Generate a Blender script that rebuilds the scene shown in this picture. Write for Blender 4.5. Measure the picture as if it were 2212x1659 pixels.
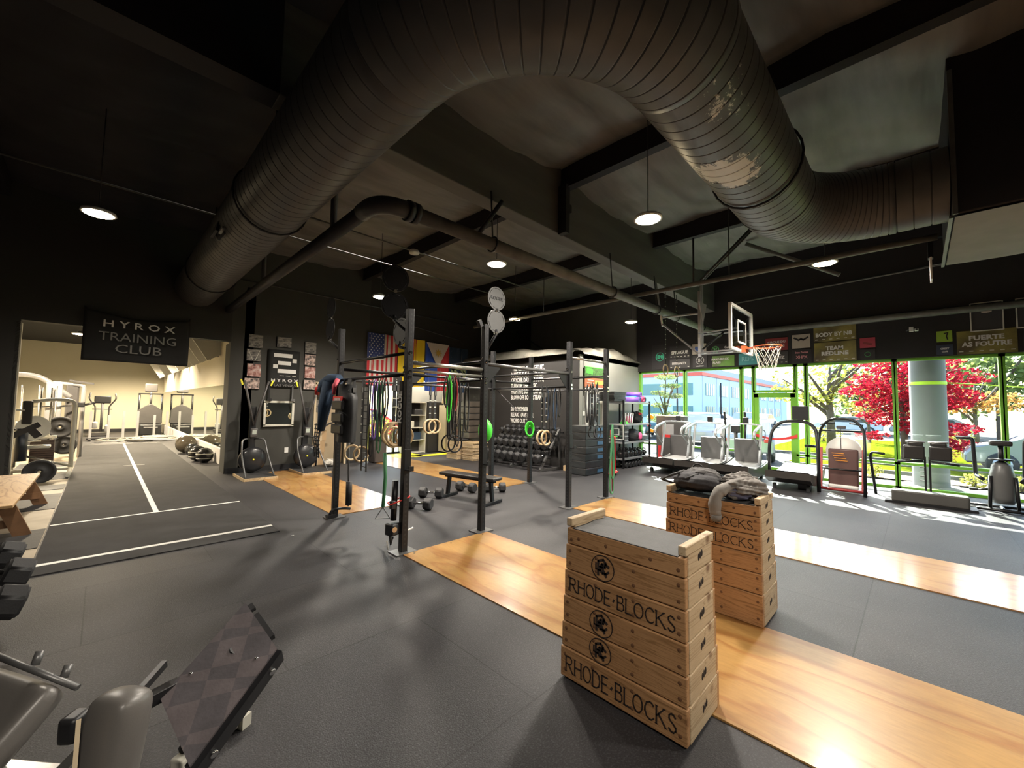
import bpy, bmesh, math, random
from mathutils import Vector, Matrix, Euler
PI = math.pi
S = bpy.context.scene
COL = S.collection
for o in list(bpy.data.objects): bpy.data.objects.remove(o)

# ---------------------------------------------------------------- camera, world, sun, exposure
YAW, PITCH, ROLL, FPX = 0.783843, 0.0557018, 0.0170975, 878.891
CAMLOC = Vector((0, 0, 1.65))
def make_camera():
    d = Vector((math.cos(YAW)*math.cos(PITCH), math.sin(YAW)*math.cos(PITCH), math.sin(PITCH)))
    r = Vector((math.sin(YAW), -math.cos(YAW), 0)); u = r.cross(d)
    r2 = math.cos(ROLL)*r+math.sin(ROLL)*u; u2 = -math.sin(ROLL)*r+math.cos(ROLL)*u
    cd = bpy.data.cameras.new('camera'); c = bpy.data.objects.new('camera', cd); COL.objects.link(c)
    M = Matrix((r2, u2, -d)).transposed().to_4x4(); M.translation = CAMLOC
    c.matrix_world = M; cd.sensor_fit = 'HORIZONTAL'; cd.sensor_width = 36; cd.lens = FPX/2212*36
    cd.clip_start = .05; cd.clip_end = 500
    S.camera = c
make_camera()
S.view_settings.view_transform = 'Standard'; S.view_settings.look = 'None'
S.view_settings.gamma = 1; S.view_settings.use_curve_mapping = False
S.view_settings.exposure = 0.35
S.cycles.max_bounces = 10; S.cycles.diffuse_bounces = 4; S.cycles.glossy_bounces = 4; S.cycles.transparent_max_bounces = 16
S.cycles.sample_clamp_indirect = 6

W = bpy.data.worlds.new('sky'); S.world = W; W.use_nodes = True
def build_world():
    n = W.node_tree.nodes; l = W.node_tree.links; n.clear()
    s = n.new('ShaderNodeTexSky'); s.sky_type = 'NISHITA'; s.sun_disc = False
    s.sun_elevation = math.radians(35); s.sun_rotation = math.radians(60); s.air_density = 1.0; s.dust_density = 2.0
    b = n.new('ShaderNodeBackground'); b.inputs['Strength'].default_value = SKY
    o = n.new('ShaderNodeOutputWorld'); l.new(s.outputs[0], b.inputs[0]); l.new(b.outputs[0], o.inputs[0])
SKY = 1.0
build_world()
def sun_light():
    L = bpy.data.lights.new('sun', 'SUN'); L.energy = 46.0; L.angle = math.radians(.6); L.color = (1, .93, .82)
    o = bpy.data.objects.new('sun', L); COL.objects.link(o)
    d = Vector((-.86, -.51, -math.tan(math.radians(35.5)))).normalized()
    o.rotation_euler = d.to_track_quat('-Z', 'Y').to_euler(); o.location = (30, 15, 25)
sun_light()

# ---------------------------------------------------------------- materials
MATS = {}
def srgb(h):
    if isinstance(h, str):
        c = [int(h[i:i+2], 16)/255 for i in (0, 2, 4)]
        return tuple(x/12.92 if x <= .04045 else ((x+.055)/1.055)**2.4 for x in c)
    return h
def mat(name, col, rough=.5, metal=0, var=.0, vscale=8, bump=0, bscale=60, coat=0, stretch=(1, 1, 1), spec=.5, col2=None, trans=0, sheen=0):
    if name in MATS: return MATS[name]
    m = bpy.data.materials.new(name); m.use_nodes = True; n = m.node_tree.nodes; l = m.node_tree.links
    b = n['Principled BSDF']; c = srgb(col)
    b.inputs['Base Color'].default_value = (*c, 1); b.inputs['Roughness'].default_value = rough
    b.inputs['Metallic'].default_value = metal; b.inputs['Coat Weight'].default_value = coat
    b.inputs['Specular IOR Level'].default_value = spec
    if sheen: b.inputs['Sheen Weight'].default_value = sheen
    if trans: b.inputs['Subsurface Weight'].default_value = 0
    tc = n.new('ShaderNodeTexCoord'); mp = n.new('ShaderNodeMapping'); mp.inputs['Scale'].default_value = stretch
    l.new(tc.outputs['Object'], mp.inputs[0])
    c2 = srgb(col2) if col2 is not None else tuple(x*(1-var) for x in c)
    if var or col2 is not None:
        t = n.new('ShaderNodeTexNoise'); t.inputs['Scale'].default_value = vscale; t.inputs['Detail'].default_value = 6
        l.new(mp.outputs[0], t.inputs[0])
        r = n.new('ShaderNodeValToRGB'); r.color_ramp.elements[0].position = .35; r.color_ramp.elements[1].position = .65
        r.color_ramp.elements[0].color = (*c2, 1); r.color_ramp.elements[1].color = (*c, 1)
        l.new(t.outputs[0], r.inputs[0]); l.new(r.outputs[0], b.inputs['Base Color'])
    if bump:
        t2 = n.new('ShaderNodeTexNoise'); t2.inputs['Scale'].default_value = bscale; t2.inputs['Detail'].default_value = 4
        l.new(mp.outputs[0], t2.inputs[0]); bp = n.new('ShaderNodeBump'); bp.inputs['Strength'].default_value = bump
        bp.inputs['Distance'].default_value = .01
        l.new(t2.outputs[0], bp.inputs['Height']); l.new(bp.outputs[0], b.inputs['Normal'])
    MATS[name] = m; return m
def emit(name, col, st):
    m = bpy.data.materials.new(name); m.use_nodes = True; n = m.node_tree.nodes; b = n['Principled BSDF']
    b.inputs['Base Color'].default_value = (*srgb(col), 1); b.inputs['Emission Color'].default_value = (*srgb(col), 1); b.inputs['Emission Strength'].default_value = st
    MATS[name] = m; return m
def glassmat(name, tint, refl=.05):
    m = bpy.data.materials.new(name); m.use_nodes = True; n = m.node_tree.nodes; l = m.node_tree.links; n.clear()
    t = n.new('ShaderNodeBsdfTransparent'); t.inputs[0].default_value = (*tint, 1)
    g = n.new('ShaderNodeBsdfGlossy'); g.inputs['Roughness'].default_value = .02
    f = n.new('ShaderNodeLayerWeight'); p = n.new('ShaderNodeMath'); p.operation = 'POWER'; p.inputs[1].default_value = 4.5; l.new(f.outputs['Facing'], p.inputs[0])
    k = n.new('ShaderNodeMath'); k.operation = 'MULTIPLY_ADD'; k.inputs[1].default_value = .8; k.inputs[2].default_value = refl
    mx = n.new('ShaderNodeMixShader'); o = n.new('ShaderNodeOutputMaterial')
    l.new(p.outputs[0], k.inputs[0]); l.new(k.outputs[0], mx.inputs[0]); l.new(t.outputs[0], mx.inputs[1]); l.new(g.outputs[0], mx.inputs[2]); l.new(mx.outputs[0], o.inputs[0])
    MATS[name] = m; return m
def floor_mat():
    m = bpy.data.materials.new('rubber_tiles'); m.use_nodes = True; n = m.node_tree.nodes; l = m.node_tree.links; b = n['Principled BSDF']
    tc = n.new('ShaderNodeTexCoord'); mp = n.new('ShaderNodeMapping'); mp.inputs['Location'].default_value = (.02, -.357, 0)
    l.new(tc.outputs['Object'], mp.inputs[0])
    br = n.new('ShaderNodeTexBrick'); br.offset = .5; br.inputs['Scale'].default_value = 1; br.inputs['Mortar Size'].default_value = .005
    br.inputs['Brick Width'].default_value = 1.83; br.inputs['Row Height'].default_value = 1.22; br.inputs['Mortar Smooth'].default_value = .3
    br.inputs['Color1'].default_value = (.024, .024, .028, 1); br.inputs['Color2'].default_value = (.031, .030, .033, 1); br.inputs['Mortar'].default_value = (.005, .005, .006, 1)
    l.new(mp.outputs[0], br.inputs[0])
    t = n.new('ShaderNodeTexNoise'); t.inputs['Scale'].default_value = 95; t.inputs['Detail'].default_value = 3; l.new(tc.outputs['Object'], t.inputs[0])
    r = n.new('ShaderNodeValToRGB'); r.color_ramp.elements[0].position = .5; r.color_ramp.elements[1].position = .74
    r.color_ramp.elements[0].color = (0, 0, 0, 1); r.color_ramp.elements[1].color = (.075, .078, .082, 1); l.new(t.outputs[0], r.inputs[0])
    big = n.new('ShaderNodeTexNoise'); big.inputs['Scale'].default_value = .9; big.inputs['Detail'].default_value = 5; l.new(tc.outputs['Object'], big.inputs[0])
    r2 = n.new('ShaderNodeValToRGB'); r2.color_ramp.elements[0].position = .35; r2.color_ramp.elements[1].position = .62
    r2.color_ramp.elements[0].color = (.62, .6, .6, 1); r2.color_ramp.elements[1].color = (1.25, 1.2, 1.15, 1); l.new(big.outputs[0], r2.inputs[0])
    mu = n.new('ShaderNodeMixRGB'); mu.blend_type = 'MULTIPLY'; mu.inputs[0].default_value = 1; l.new(br.outputs[0], mu.inputs[1]); l.new(r2.outputs[0], mu.inputs[2])
    ad = n.new('ShaderNodeMixRGB'); ad.blend_type = 'ADD'; ad.inputs[0].default_value = .5; l.new(mu.outputs[0], ad.inputs[1]); l.new(r.outputs[0], ad.inputs[2])
    l.new(ad.outputs[0], b.inputs['Base Color']); b.inputs['Roughness'].default_value = .55; b.inputs['Specular IOR Level'].default_value = .42
    bp = n.new('ShaderNodeBump'); bp.inputs['Strength'].default_value = .5; bp.inputs['Distance'].default_value = .005
    t3 = n.new('ShaderNodeTexNoise'); t3.inputs['Scale'].default_value = 140; l.new(tc.outputs['Object'], t3.inputs[0]); l.new(t3.outputs[0], bp.inputs['Height'])
    l.new(bp.outputs[0], b.inputs['Normal']); MATS['rubber'] = m; return m
def wood_mat(name, ca, cb, rough=.35, coat=0., ring=6., stretch=(1, .12, 1), fig=3., bump=.05, knots=False, dark=None):
    m = bpy.data.materials.new(name); m.use_nodes = True; n = m.node_tree.nodes; l = m.node_tree.links; b = n['Principled BSDF']
    tc = n.new('ShaderNodeTexCoord'); mp = n.new('ShaderNodeMapping'); mp.inputs['Scale'].default_value = stretch; l.new(tc.outputs['Object'], mp.inputs[0])
    t = n.new('ShaderNodeTexNoise'); t.inputs['Scale'].default_value = fig; t.inputs['Detail'].default_value = 3; t.inputs['Distortion'].default_value = .6; l.new(mp.outputs[0], t.inputs[0])
    mm = n.new('ShaderNodeMath'); mm.operation = 'MULTIPLY'; mm.inputs[1].default_value = ring; l.new(t.outputs[0], mm.inputs[0])
    fr = n.new('ShaderNodeMath'); fr.operation = 'FRACT'; l.new(mm.outputs[0], fr.inputs[0])
    r = n.new('ShaderNodeValToRGB'); e = r.color_ramp.elements; e[0].position = 0; e[0].color = (*srgb(cb), 1); e[1].position = .3; e[1].color = (*srgb(ca), 1)
    x = e.new(.86); x.color = (*srgb(ca), 1); x = e.new(1.); x.color = (*srgb(cb), 1); l.new(fr.outputs[0], r.inputs[0])
    g = n.new('ShaderNodeTexNoise'); g.inputs['Scale'].default_value = 60; g.inputs['Detail'].default_value = 3; l.new(mp.outputs[0], g.inputs[0])
    r2 = n.new('ShaderNodeValToRGB'); r2.color_ramp.elements[0].position = .3; r2.color_ramp.elements[0].color = (.72, .72, .72, 1); r2.color_ramp.elements[1].position = .7; l.new(g.outputs[0], r2.inputs[0])
    mu = n.new('ShaderNodeMixRGB'); mu.blend_type = 'MULTIPLY'; mu.inputs[0].default_value = .6; l.new(r.outputs[0], mu.inputs[1]); l.new(r2.outputs[0], mu.inputs[2])
    out = mu.outputs[0]
    if knots:
        v = n.new('ShaderNodeTexVoronoi'); v.inputs['Scale'].default_value = 2.6; l.new(tc.outputs['Object'], v.inputs[0])
        r3 = n.new('ShaderNodeValToRGB'); r3.color_ramp.elements[0].position = .03; r3.color_ramp.elements[0].color = (.25, .12, .06, 1); r3.color_ramp.elements[1].position = .1; l.new(v.outputs[0], r3.inputs[0])
        m2 = n.new('ShaderNodeMixRGB'); m2.blend_type = 'MULTIPLY'; m2.inputs[0].default_value = .8; l.new(out, m2.inputs[1]); l.new(r3.outputs[0], m2.inputs[2]); out = m2.outputs[0]
    bg = n.new('ShaderNodeTexNoise'); bg.inputs['Scale'].default_value = 1.7; bg.inputs['Detail'].default_value = 4; l.new(tc.outputs['Object'], bg.inputs[0])
    r4 = n.new('ShaderNodeValToRGB'); r4.color_ramp.elements[0].position = .3; r4.color_ramp.elements[0].color = (.72, .66, .6, 1); r4.color_ramp.elements[1].position = .6; l.new(bg.outputs[0], r4.inputs[0])
    m4 = n.new('ShaderNodeMixRGB'); m4.blend_type = 'MULTIPLY'; m4.inputs[0].default_value = .8; l.new(out, m4.inputs[1]); l.new(r4.outputs[0], m4.inputs[2]); out = m4.outputs[0]
    l.new(out, b.inputs['Base Color']); b.inputs['Roughness'].default_value = rough; b.inputs['Coat Weight'].default_value = coat; b.inputs['Coat Roughness'].default_value = .12
    bp = n.new('ShaderNodeBump'); bp.inputs['Strength'].default_value = bump; bp.inputs['Distance'].default_value = .01; l.new(g.outputs[0], bp.inputs['Height']); l.new(bp.outputs[0], b.inputs['Normal'])
    MATS[name] = m; return m
def duct_mat():
    m = mat('duct_paint', (.09, .088, .088), .45, 0, .25, 3, .03, 40); m = m.copy(); m.name = 'duct_scuffed'; n = m.node_tree.nodes; l = m.node_tree.links; b = n['Principled BSDF']
    tc = n.new('ShaderNodeTexCoord')
    old = b.inputs['Base Color'].links[0].from_socket
    def blob(loc, sc, thr, nsc):
        mp = n.new('ShaderNodeVectorMath'); mp.operation = 'SUBTRACT'; mp.inputs[1].default_value = loc; l.new(tc.outputs['Object'], mp.inputs[0])
        ms = n.new('ShaderNodeVectorMath'); ms.operation = 'MULTIPLY'; ms.inputs[1].default_value = sc; l.new(mp.outputs[0], ms.inputs[0])
        ln = n.new('ShaderNodeVectorMath'); ln.operation = 'LENGTH'; l.new(ms.outputs[0], ln.inputs[0])
        no = n.new('ShaderNodeTexNoise'); no.inputs['Scale'].default_value = nsc; no.inputs['Detail'].default_value = 8; no.inputs['Roughness'].default_value = .75; l.new(tc.outputs['Object'], no.inputs[0])
        a = n.new('ShaderNodeMath'); a.operation = 'SUBTRACT'; l.new(no.outputs[0], a.inputs[0]); mul = n.new('ShaderNodeMath'); mul.operation = 'MULTIPLY'; mul.inputs[1].default_value = .45; l.new(ln.outputs['Value'], mul.inputs[0]); l.new(mul.outputs[0], a.inputs[1])
        g = n.new('ShaderNodeMath'); g.operation = 'GREATER_THAN'; g.inputs[1].default_value = thr; l.new(a.outputs[0], g.inputs[0]); return g.outputs[0]
    s1 = blob(SCUFF[0], (3.2, 3.8, 3.2), .12, 9); s2 = blob(SCUFF[1], (1.5, 2.2, 1.5), .475, 11)
    mx = n.new('ShaderNodeMath'); mx.operation = 'MAXIMUM'; l.new(s1, mx.inputs[0]); l.new(s2, mx.inputs[1])
    mi = n.new('ShaderNodeMixRGB'); mi.inputs[2].default_value = (.62, .6, .55, 1); l.new(mx.outputs[0], mi.inputs[0]); l.new(old, mi.inputs[1]); l.new(mi.outputs[0], b.inputs['Base Color'])
    MATS['duct'] = m; return m

# ---------------------------------------------------------------- mesh builder
class MB:
    def __init__(s): s.bm = bmesh.new()
    def _new(s, verts, faces, mi=0, sm=False):
        vs = [s.bm.verts.new(v) for v in verts]
        for f in faces:
            try:
                F = s.bm.faces.new([vs[i] for i in f]); F.material_index = mi; F.smooth = sm
            except ValueError: pass
        return vs
    def box(s, c, d, rot=None, mi=0, bev=0):
        x, y, z = d[0]/2, d[1]/2, d[2]/2
        V = [Vector((a, b, e)) for a in (-x, x) for b in (-y, y) for e in (-z, z)]
        Fc = [(0, 1, 3, 2), (4, 6, 7, 5), (0, 4, 5, 1), (2, 3, 7, 6), (0, 2, 6, 4), (1, 5, 7, 3)]
        if rot is not None:
            R = rot if isinstance(rot, Matrix) else Euler(rot).to_matrix(); V = [R @ v for v in V]
        vs = s._new([v+Vector(c) for v in V], Fc, mi)
        if bev:
            ed = {e for v in vs for e in v.link_edges}
            r = bmesh.ops.bevel(s.bm, geom=list(ed), offset=min(bev, min(d)*.45), segments=2, affect='EDGES', profile=.6)
            for f in r['faces']: f.material_index = mi; f.smooth = True
        return s
    def bar(s, a, b, w, h, mi=0, bev=0, up=(0, 0, 1)):
        a, b = Vector(a), Vector(b); d = b-a; L = d.length; x = d.normalized(); u = Vector(up)
        if abs(x.dot(u)) > .98: u = Vector((1, 0, 0)) if abs(x.x) < .9 else Vector((0, 1, 0))
        y = u.cross(x).normalized(); z = x.cross(y); R = Matrix((x, y, z)).transposed()
        return s.box((a+b)/2, (L, w, h), R, mi, bev)
    def tube(s, P, r, n=10, mi=0, cap=True, close=False):
        P = [Vector(p) for p in P]; R = r if isinstance(r, (list, tuple)) else [r]*len(P); N = len(P); rings = []
        prev = None
        for i, p in enumerate(P):
            if close: t = (P[(i+1) % N]-P[i-1])
            else: t = (P[min(i+1, N-1)]-P[max(i-1, 0)])
            t = t.normalized() if t.length > 1e-9 else Vector((0, 0, 1))
            if prev is None:
                u = Vector((0, 0, 1)) if abs(t.z) < .9 else Vector((1, 0, 0)); a = t.cross(u).normalized()
            else:
                a = prev-t*prev.dot(t); a = a.normalized() if a.length > 1e-6 else prev
            prev = a; b = t.cross(a)
            rings.append([s.bm.verts.new(p+R[i]*(math.cos(2*PI*k/n)*a+math.sin(2*PI*k/n)*b)) for k in range(n)])
        M = N if close else N-1
        for i in range(M):
            A, B = rings[i], rings[(i+1) % N]
            for k in range(n):
                f = s.bm.faces.new((A[k], A[(k+1) % n], B[(k+1) % n], B[k])); f.smooth = True; f.material_index = mi
        if cap and not close:
            for rr in (rings[0][::-1], rings[-1]):
                f = s.bm.faces.new(rr); f.material_index = mi
        return s
    def cyl(s, a, b, r, n=16, mi=0, r2=None): return s.tube([a, b], [r, r if r2 is None else r2], n, mi)
    def lathe(s, prof, c=(0, 0, 0), n=20, mi=0, rot=None):
        R = Euler(rot).to_matrix() if rot else Matrix.Identity(3); c = Vector(c); rings = []
        for (r, z) in prof:
            rings.append([s.bm.verts.new(c+R @ Vector((r*math.cos(2*PI*k/n), r*math.sin(2*PI*k/n), z))) for k in range(n)] if r > 1e-6 else [s.bm.verts.new(c+R @ Vector((0, 0, z)))])
        for A, B in zip(rings, rings[1:]):
            for k in range(n):
                q = [A[k % len(A)], A[(k+1) % n % len(A)], B[(k+1) % n % len(B)], B[k % len(B)]]
                q2 = []
                for v in q:
                    if v not in q2: q2.append(v)
                if len(q2) > 2:
                    f = s.bm.faces.new(q2); f.smooth = True; f.material_index = mi
        return s
    def prism(s, pts, h, M=None, mi=0, bev=0):      # pts 2D CCW in local XY, extruded along local Z
        M = M or Matrix.Identity(4); N = len(pts)
        V = [M @ Vector((x, y, 0)) for x, y in pts]+[M @ Vector((x, y, h)) for x, y in pts]
        Fc = [tuple(range(N))[::-1], tuple(range(N, 2*N))]+[(i, (i+1) % N, N+(i+1) % N, N+i) for i in range(N)]
        vs = s._new(V, Fc, mi)
        if bev:
            ed = {e for v in vs for e in v.link_edges}
            r = bmesh.ops.bevel(s.bm, geom=list(ed), offset=bev, segments=2, affect='EDGES')
            for f in r['faces']: f.material_index = mi; f.smooth = True
        return s
    def quad(s, a, b, c, d, mi=0): s._new([Vector(a), Vector(b), Vector(c), Vector(d)], [(0, 1, 2, 3)], mi); return s
    def grid(s, nu, nv, fn, mi=0, sm=True):
        vs = [[s.bm.verts.new(fn(i/nu, j/nv)) for j in range(nv+1)] for i in range(nu+1)]
        for i in range(nu):
            for j in range(nv):
                f = s.bm.faces.new((vs[i][j], vs[i+1][j], vs[i+1][j+1], vs[i][j+1])); f.smooth = sm; f.material_index = mi
        return s
    def ball(s, c, r, n=14, mi=0, sc=(1, 1, 1), rot=None):
        m = n//2; R = Euler(rot).to_matrix() if rot else Matrix.Identity(3)
        pr = [(math.sin(PI*i/m), -math.cos(PI*i/m)) for i in range(m+1)]; c = Vector(c)
        rings = []
        for (a, z) in pr:
            rings.append([s.bm.verts.new(c+R @ Vector((r*sc[0]*a*math.cos(2*PI*k/n), r*sc[1]*a*math.sin(2*PI*k/n), r*sc[2]*z))) for k in range(n)] if a > 1e-6 else [s.bm.verts.new(c+R @ Vector((0, 0, r*sc[2]*z)))])
        for A, B in zip(rings, rings[1:]):
            for k in range(n):
                q2 = []
                for v in (A[k % len(A)], A[(k+1) % n % len(A)], B[(k+1) % n % len(B)], B[k % len(B)]):
                    if v not in q2: q2.append(v)
                if len(q2) > 2:
                    f = s.bm.faces.new(q2); f.smooth = True; f.material_index = mi
        return s
    def ribbon(s, P, w, M=None, mi=0, h=.002):      # flat strokes: 2D polyline widened in local XY
        M = M or Matrix.Identity(4); P = [Vector((p[0], p[1])) for p in P]
        for a, b in zip(P, P[1:]):
            d = (b-a)
            if d.length < 1e-6: continue
            d.normalize(); nn = Vector((-d.y, d.x))*w/2; e = d*w*.3
            q = [a-nn-e, b-nn+e, b+nn+e, a+nn-e]
            V = [M @ Vector((v.x, v.y, h)) for v in q]+[M @ Vector((v.x, v.y, 0)) for v in q]
            s._new(V, [(0, 1, 2, 3), (0, 4, 5, 1), (1, 5, 6, 2), (2, 6, 7, 3), (3, 7, 4, 0)], mi)
        return s
    def build(s, name, mats, parent=None, world=False, doubles=False):
        if doubles: bmesh.ops.remove_doubles(s.bm, verts=s.bm.verts, dist=1e-4)
        bmesh.ops.recalc_face_normals(s.bm, faces=s.bm.faces)
        me = bpy.data.meshes.new(name); s.bm.to_mesh(me); s.bm.free()
        for m in (mats if isinstance(mats, (list, tuple)) else [mats]): me.materials.append(MATS[m] if isinstance(m, str) else m)
        o = bpy.data.objects.new(name, me); COL.objects.link(o)
        if parent is not None:
            o.parent = parent
            if world:
                T = Matrix.LocRotScale(parent.location, parent.rotation_euler, None)
                if parent.parent is not None: T = Matrix.LocRotScale(parent.parent.location, parent.parent.rotation_euler, None)
                me.transform(T.inverted())
        return o
def tag(o, label=None, cat=None, group=None, kind=None):
    if label: o['label'] = label
    if cat: o['category'] = cat
    if group: o['group'] = group
    if kind: o['kind'] = kind
    return o
def thing(name, label, cat, loc=(0, 0, 0), rz=0, group=None, rot=None):
    o = bpy.data.objects.new(name, None); COL.objects.link(o); o.location = loc; o.rotation_euler = rot or (0, 0, rz); o.empty_display_size = .1
    return tag(o, label, cat, group)
def struct(name, mb, m): return tag(mb.build(name, m), kind='structure')
def dup(root, loc, rz=None, label=None, group=None, rot=None):
    def cp(o, par):
        c = o.copy(); COL.objects.link(c); c.parent = par
        for ch in o.children: cp(ch, c)
        return c
    r = cp(root, None); r.location = loc
    if rot is not None: r.rotation_euler = rot
    elif rz is not None: r.rotation_euler = (0, 0, rz)
    if label: r['label'] = label
    if group: r['group'] = group
    return r
def frame(o, x, y):                                  # matrix with origin o, local X=x, local Y=y
    x = Vector(x).normalized(); y = Vector(y).normalized(); z = x.cross(y); M = Matrix((x, y, z)).transposed().to_4x4(); M.translation = Vector(o); return M
def text(body, size, M, name, m, parent=None, world=True, depth=.002, align='CENTER', squeeze=1., bold=0., spacing=1.):
    cu = bpy.data.curves.new(name, 'FONT'); cu.body = body; cu.size = size; cu.align_x = align; cu.align_y = 'CENTER'; cu.extrude = depth; cu.offset = bold; cu.space_character = spacing
    cu.resolution_u = 2
    o = bpy.data.objects.new(name, cu); COL.objects.link(o); bpy.context.view_layer.update()
    me = bpy.data.meshes.new_from_object(o.evaluated_get(bpy.context.evaluated_depsgraph_get())); bpy.data.objects.remove(o)
    me.transform(M @ Matrix.Diagonal((squeeze, 1, 1, 1)))
    me.materials.clear(); me.materials.append(MATS[m] if isinstance(m, str) else m); me.name = name
    q = bpy.data.objects.new(name, me); COL.objects.link(q)
    if parent is not None:
        q.parent = parent
        if world: me.transform(Matrix.LocRotScale(parent.location, parent.rotation_euler, None).inverted())
    return q
def arc(c, r, a0, a1, n=8, ax=(1, 0, 0), ay=(0, 1, 0)):
    c, ax, ay = Vector(c), Vector(ax), Vector(ay)
    return [c+r*(math.cos(a0+(a1-a0)*i/n)*ax+math.sin(a0+(a1-a0)*i/n)*ay) for i in range(n+1)]
def rounded(P, r, n=4):                              # round the corners of a polyline
    P = [Vector(p) for p in P]; out = [P[0]]
    for a, b, c in zip(P, P[1:], P[2:]):
        u = (a-b); v = (c-b); k = min(r, u.length*.49, v.length*.49); p, q = b+u.normalized()*k, b+v.normalized()*k
        for i in range(n+1):
            t = i/n; out.append((1-t)**2*p+2*t*(1-t)*b+t*t*q)
    return out+[P[-1]]
random.seed(5)
# ---------------------------------------------------------------- material instances
SCUFF = [(3.85, 1.15, 3.76), (3.0, .9, 3.85)]
floor_mat(); duct_mat()
wood_mat('plywood', (.42, .24, .078), (.33, .15, .042), .34, .35, 8, (1, .22, 1), 1.6, .03)
wood_mat('pine', (.45, .25, .115), (.29, .15, .06), .6, 0, 16, (5, .35, 7), 1.5, .12, knots=True)
wood_mat('pine_end', (.55, .42, .27), (.40, .28, .16), .65, 0, 12, (.4, 5, 7), 1.6, .12, knots=True)
wood_mat('bench_wood', (.50, .32, .16), (.27, .14, .06), .5, 0, 8, (1, .2, 1), 3, .06)
wood_mat('birch', (.62, .47, .28), (.45, .3, .15), .55, 0, 8, (1, 4, 1), 3, .05)
mat('black_wall', (.028, .027, .024), .75, 0, .15, 1.5, .05, 30)
mat('dark_wall', (.012, .011, .012), .85, 0, .2, 2)
mat('charcoal_wall', (.045, .044, .038), .7, 0, .1, 1.5)
mat('office_black', (.022, .02, .019), .7, 0, .15, 2)
mat('office_gray', (.23, .23, .21), .7, 0, .1, 1.2)
mat('cream_wall', (.60, .55, .42), .75, 0, .08, .6)
mat('white_panel', (.62, .60, .58), .5, 0, .06, 3)
mat('white', (.7, .69, .66), .5, 0, .05, 6); mat('offwhite', (.62, .6, .52), .5, 0, .1, 5)
mat('insulation_shaded', (.022, .021, .026), .8, 0, .3, 1.6, .3, 5)  # darker copy of the insulation, gloom of the left bay put into the colour
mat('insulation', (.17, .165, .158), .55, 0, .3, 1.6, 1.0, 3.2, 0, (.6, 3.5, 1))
mat('beam_paint', (.11, .105, .095), .6, 0, .25, 2, .06, 30, 0, (.3, 3, 3))
mat('purlin_paint', (.009, .008, .012), .7, 0, .2, 3)
mat('pipe_paint', (.15, .145, .13), .5, 0, .3, 6); mat('pipe_dark', (.03, .028, .03), .5, 0, .3, 6)
mat('concrete', (.30, .25, .18), .6, 0, .25, 3, .08, 40); mat('turf', (.026, .025, .026), .85, 0, .35, 3.2, .6, 260)
mat('line_white', (.75, .74, .7), .6, 0, .15, 20); mat('line_faint', (.25, .25, .24), .7)
mat('green_frame', (.16, .42, .035), .45, 0, .1, 6); mat('steel', (.55, .54, .5), .3, .9, .2, 20); mat('chrome', (.75, .75, .75), .12, 1)
mat('gunmetal', (.022, .022, .024), .42, .4, .25, 10); mat('black_metal', (.013, .013, .015), .38, .3, .2, 20, .02, 90)
mat('black_plastic', (.018, .018, .02), .45, 0, .2, 20); mat('black_rubber', (.022, .022, .024), .6, 0, .2, 12, .1, 120)
mat('gray_rubber', (.033, .033, .035), .65, 0, .35, 9, .25, 90); mat('gray_metal', (.15, .15, .15), .4, .5, .2, 8)
mat('machine_gray', (.33, .33, .34), .45, 0, .1, 5); mat('machine_dark', (.08, .075, .075), .45, 0, .1, 5); mat('black_vinyl', (.024, .022, .022), .33, 0, .2, 3, .06, 160)
mat('silver', (.5, .5, .52), .35, .5, .1, 5); mat('yellow', (.75, .68, .03), .5); mat('lime', (.08, .75, .06), .4); mat('red', (.6, .03, .03), .45); mat('dark_red', (.30, .03, .03), .45)
mat('orange', (.85, .33, .02), .5); mat('pink', (.85, .12, .3), .5); mat('blue', (.05, .25, .7), .5); mat('purple', (.25, .12, .6), .5); mat('green_band', (.06, .22, .10), .6)
mat('navy', (.02, .045, .09), .8, 0, .2, 12); mat('foam_black', (.03, .034, .037), .4, 0, .35, 4, .3, 9); mat('foam_brown', (.09, .075, .062), .38, 0, .3, 5, .3, 8)
mat('card', (.42, .28, .15), .8, 0, .2, 5); mat('beige', (.52, .42, .28), .7, 0, .08, 3); mat('cloth_white', (.6, .56, .5), .9, 0, .2, 12)
mat('rope', (.38, .36, .32), .9, 0, .35, 30); mat('asphalt', (.34, .34, .34), .85, 0, .2, 4, .2, 60); mat('sidewalk', (.62, .58, .52), .8, 0, .12, 3)
mat('lawn', (.42, .52, .04), .9, 0, .3, 12, .5, 60, col2=(.20, .38, .03)); mat('mulch', (.34, .24, .15), .95, 0, .4, 12, .6, 30)
mat('locker', (.42, .36, .25), .5, 0, .06, 5); mat('locker_pink', (.55, .32, .26), .5)
glassmat('glass', (.90, .96, .95), .06); glassmat('clear', (.86, .9, .92), .07)
m = mat('mirror', (.80, .86, .78), .015, 1)
emit('lamp_glow', (1, .80, .48), 60); emit('lamp_glow_white', (1, .86, .62), 45)

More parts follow.
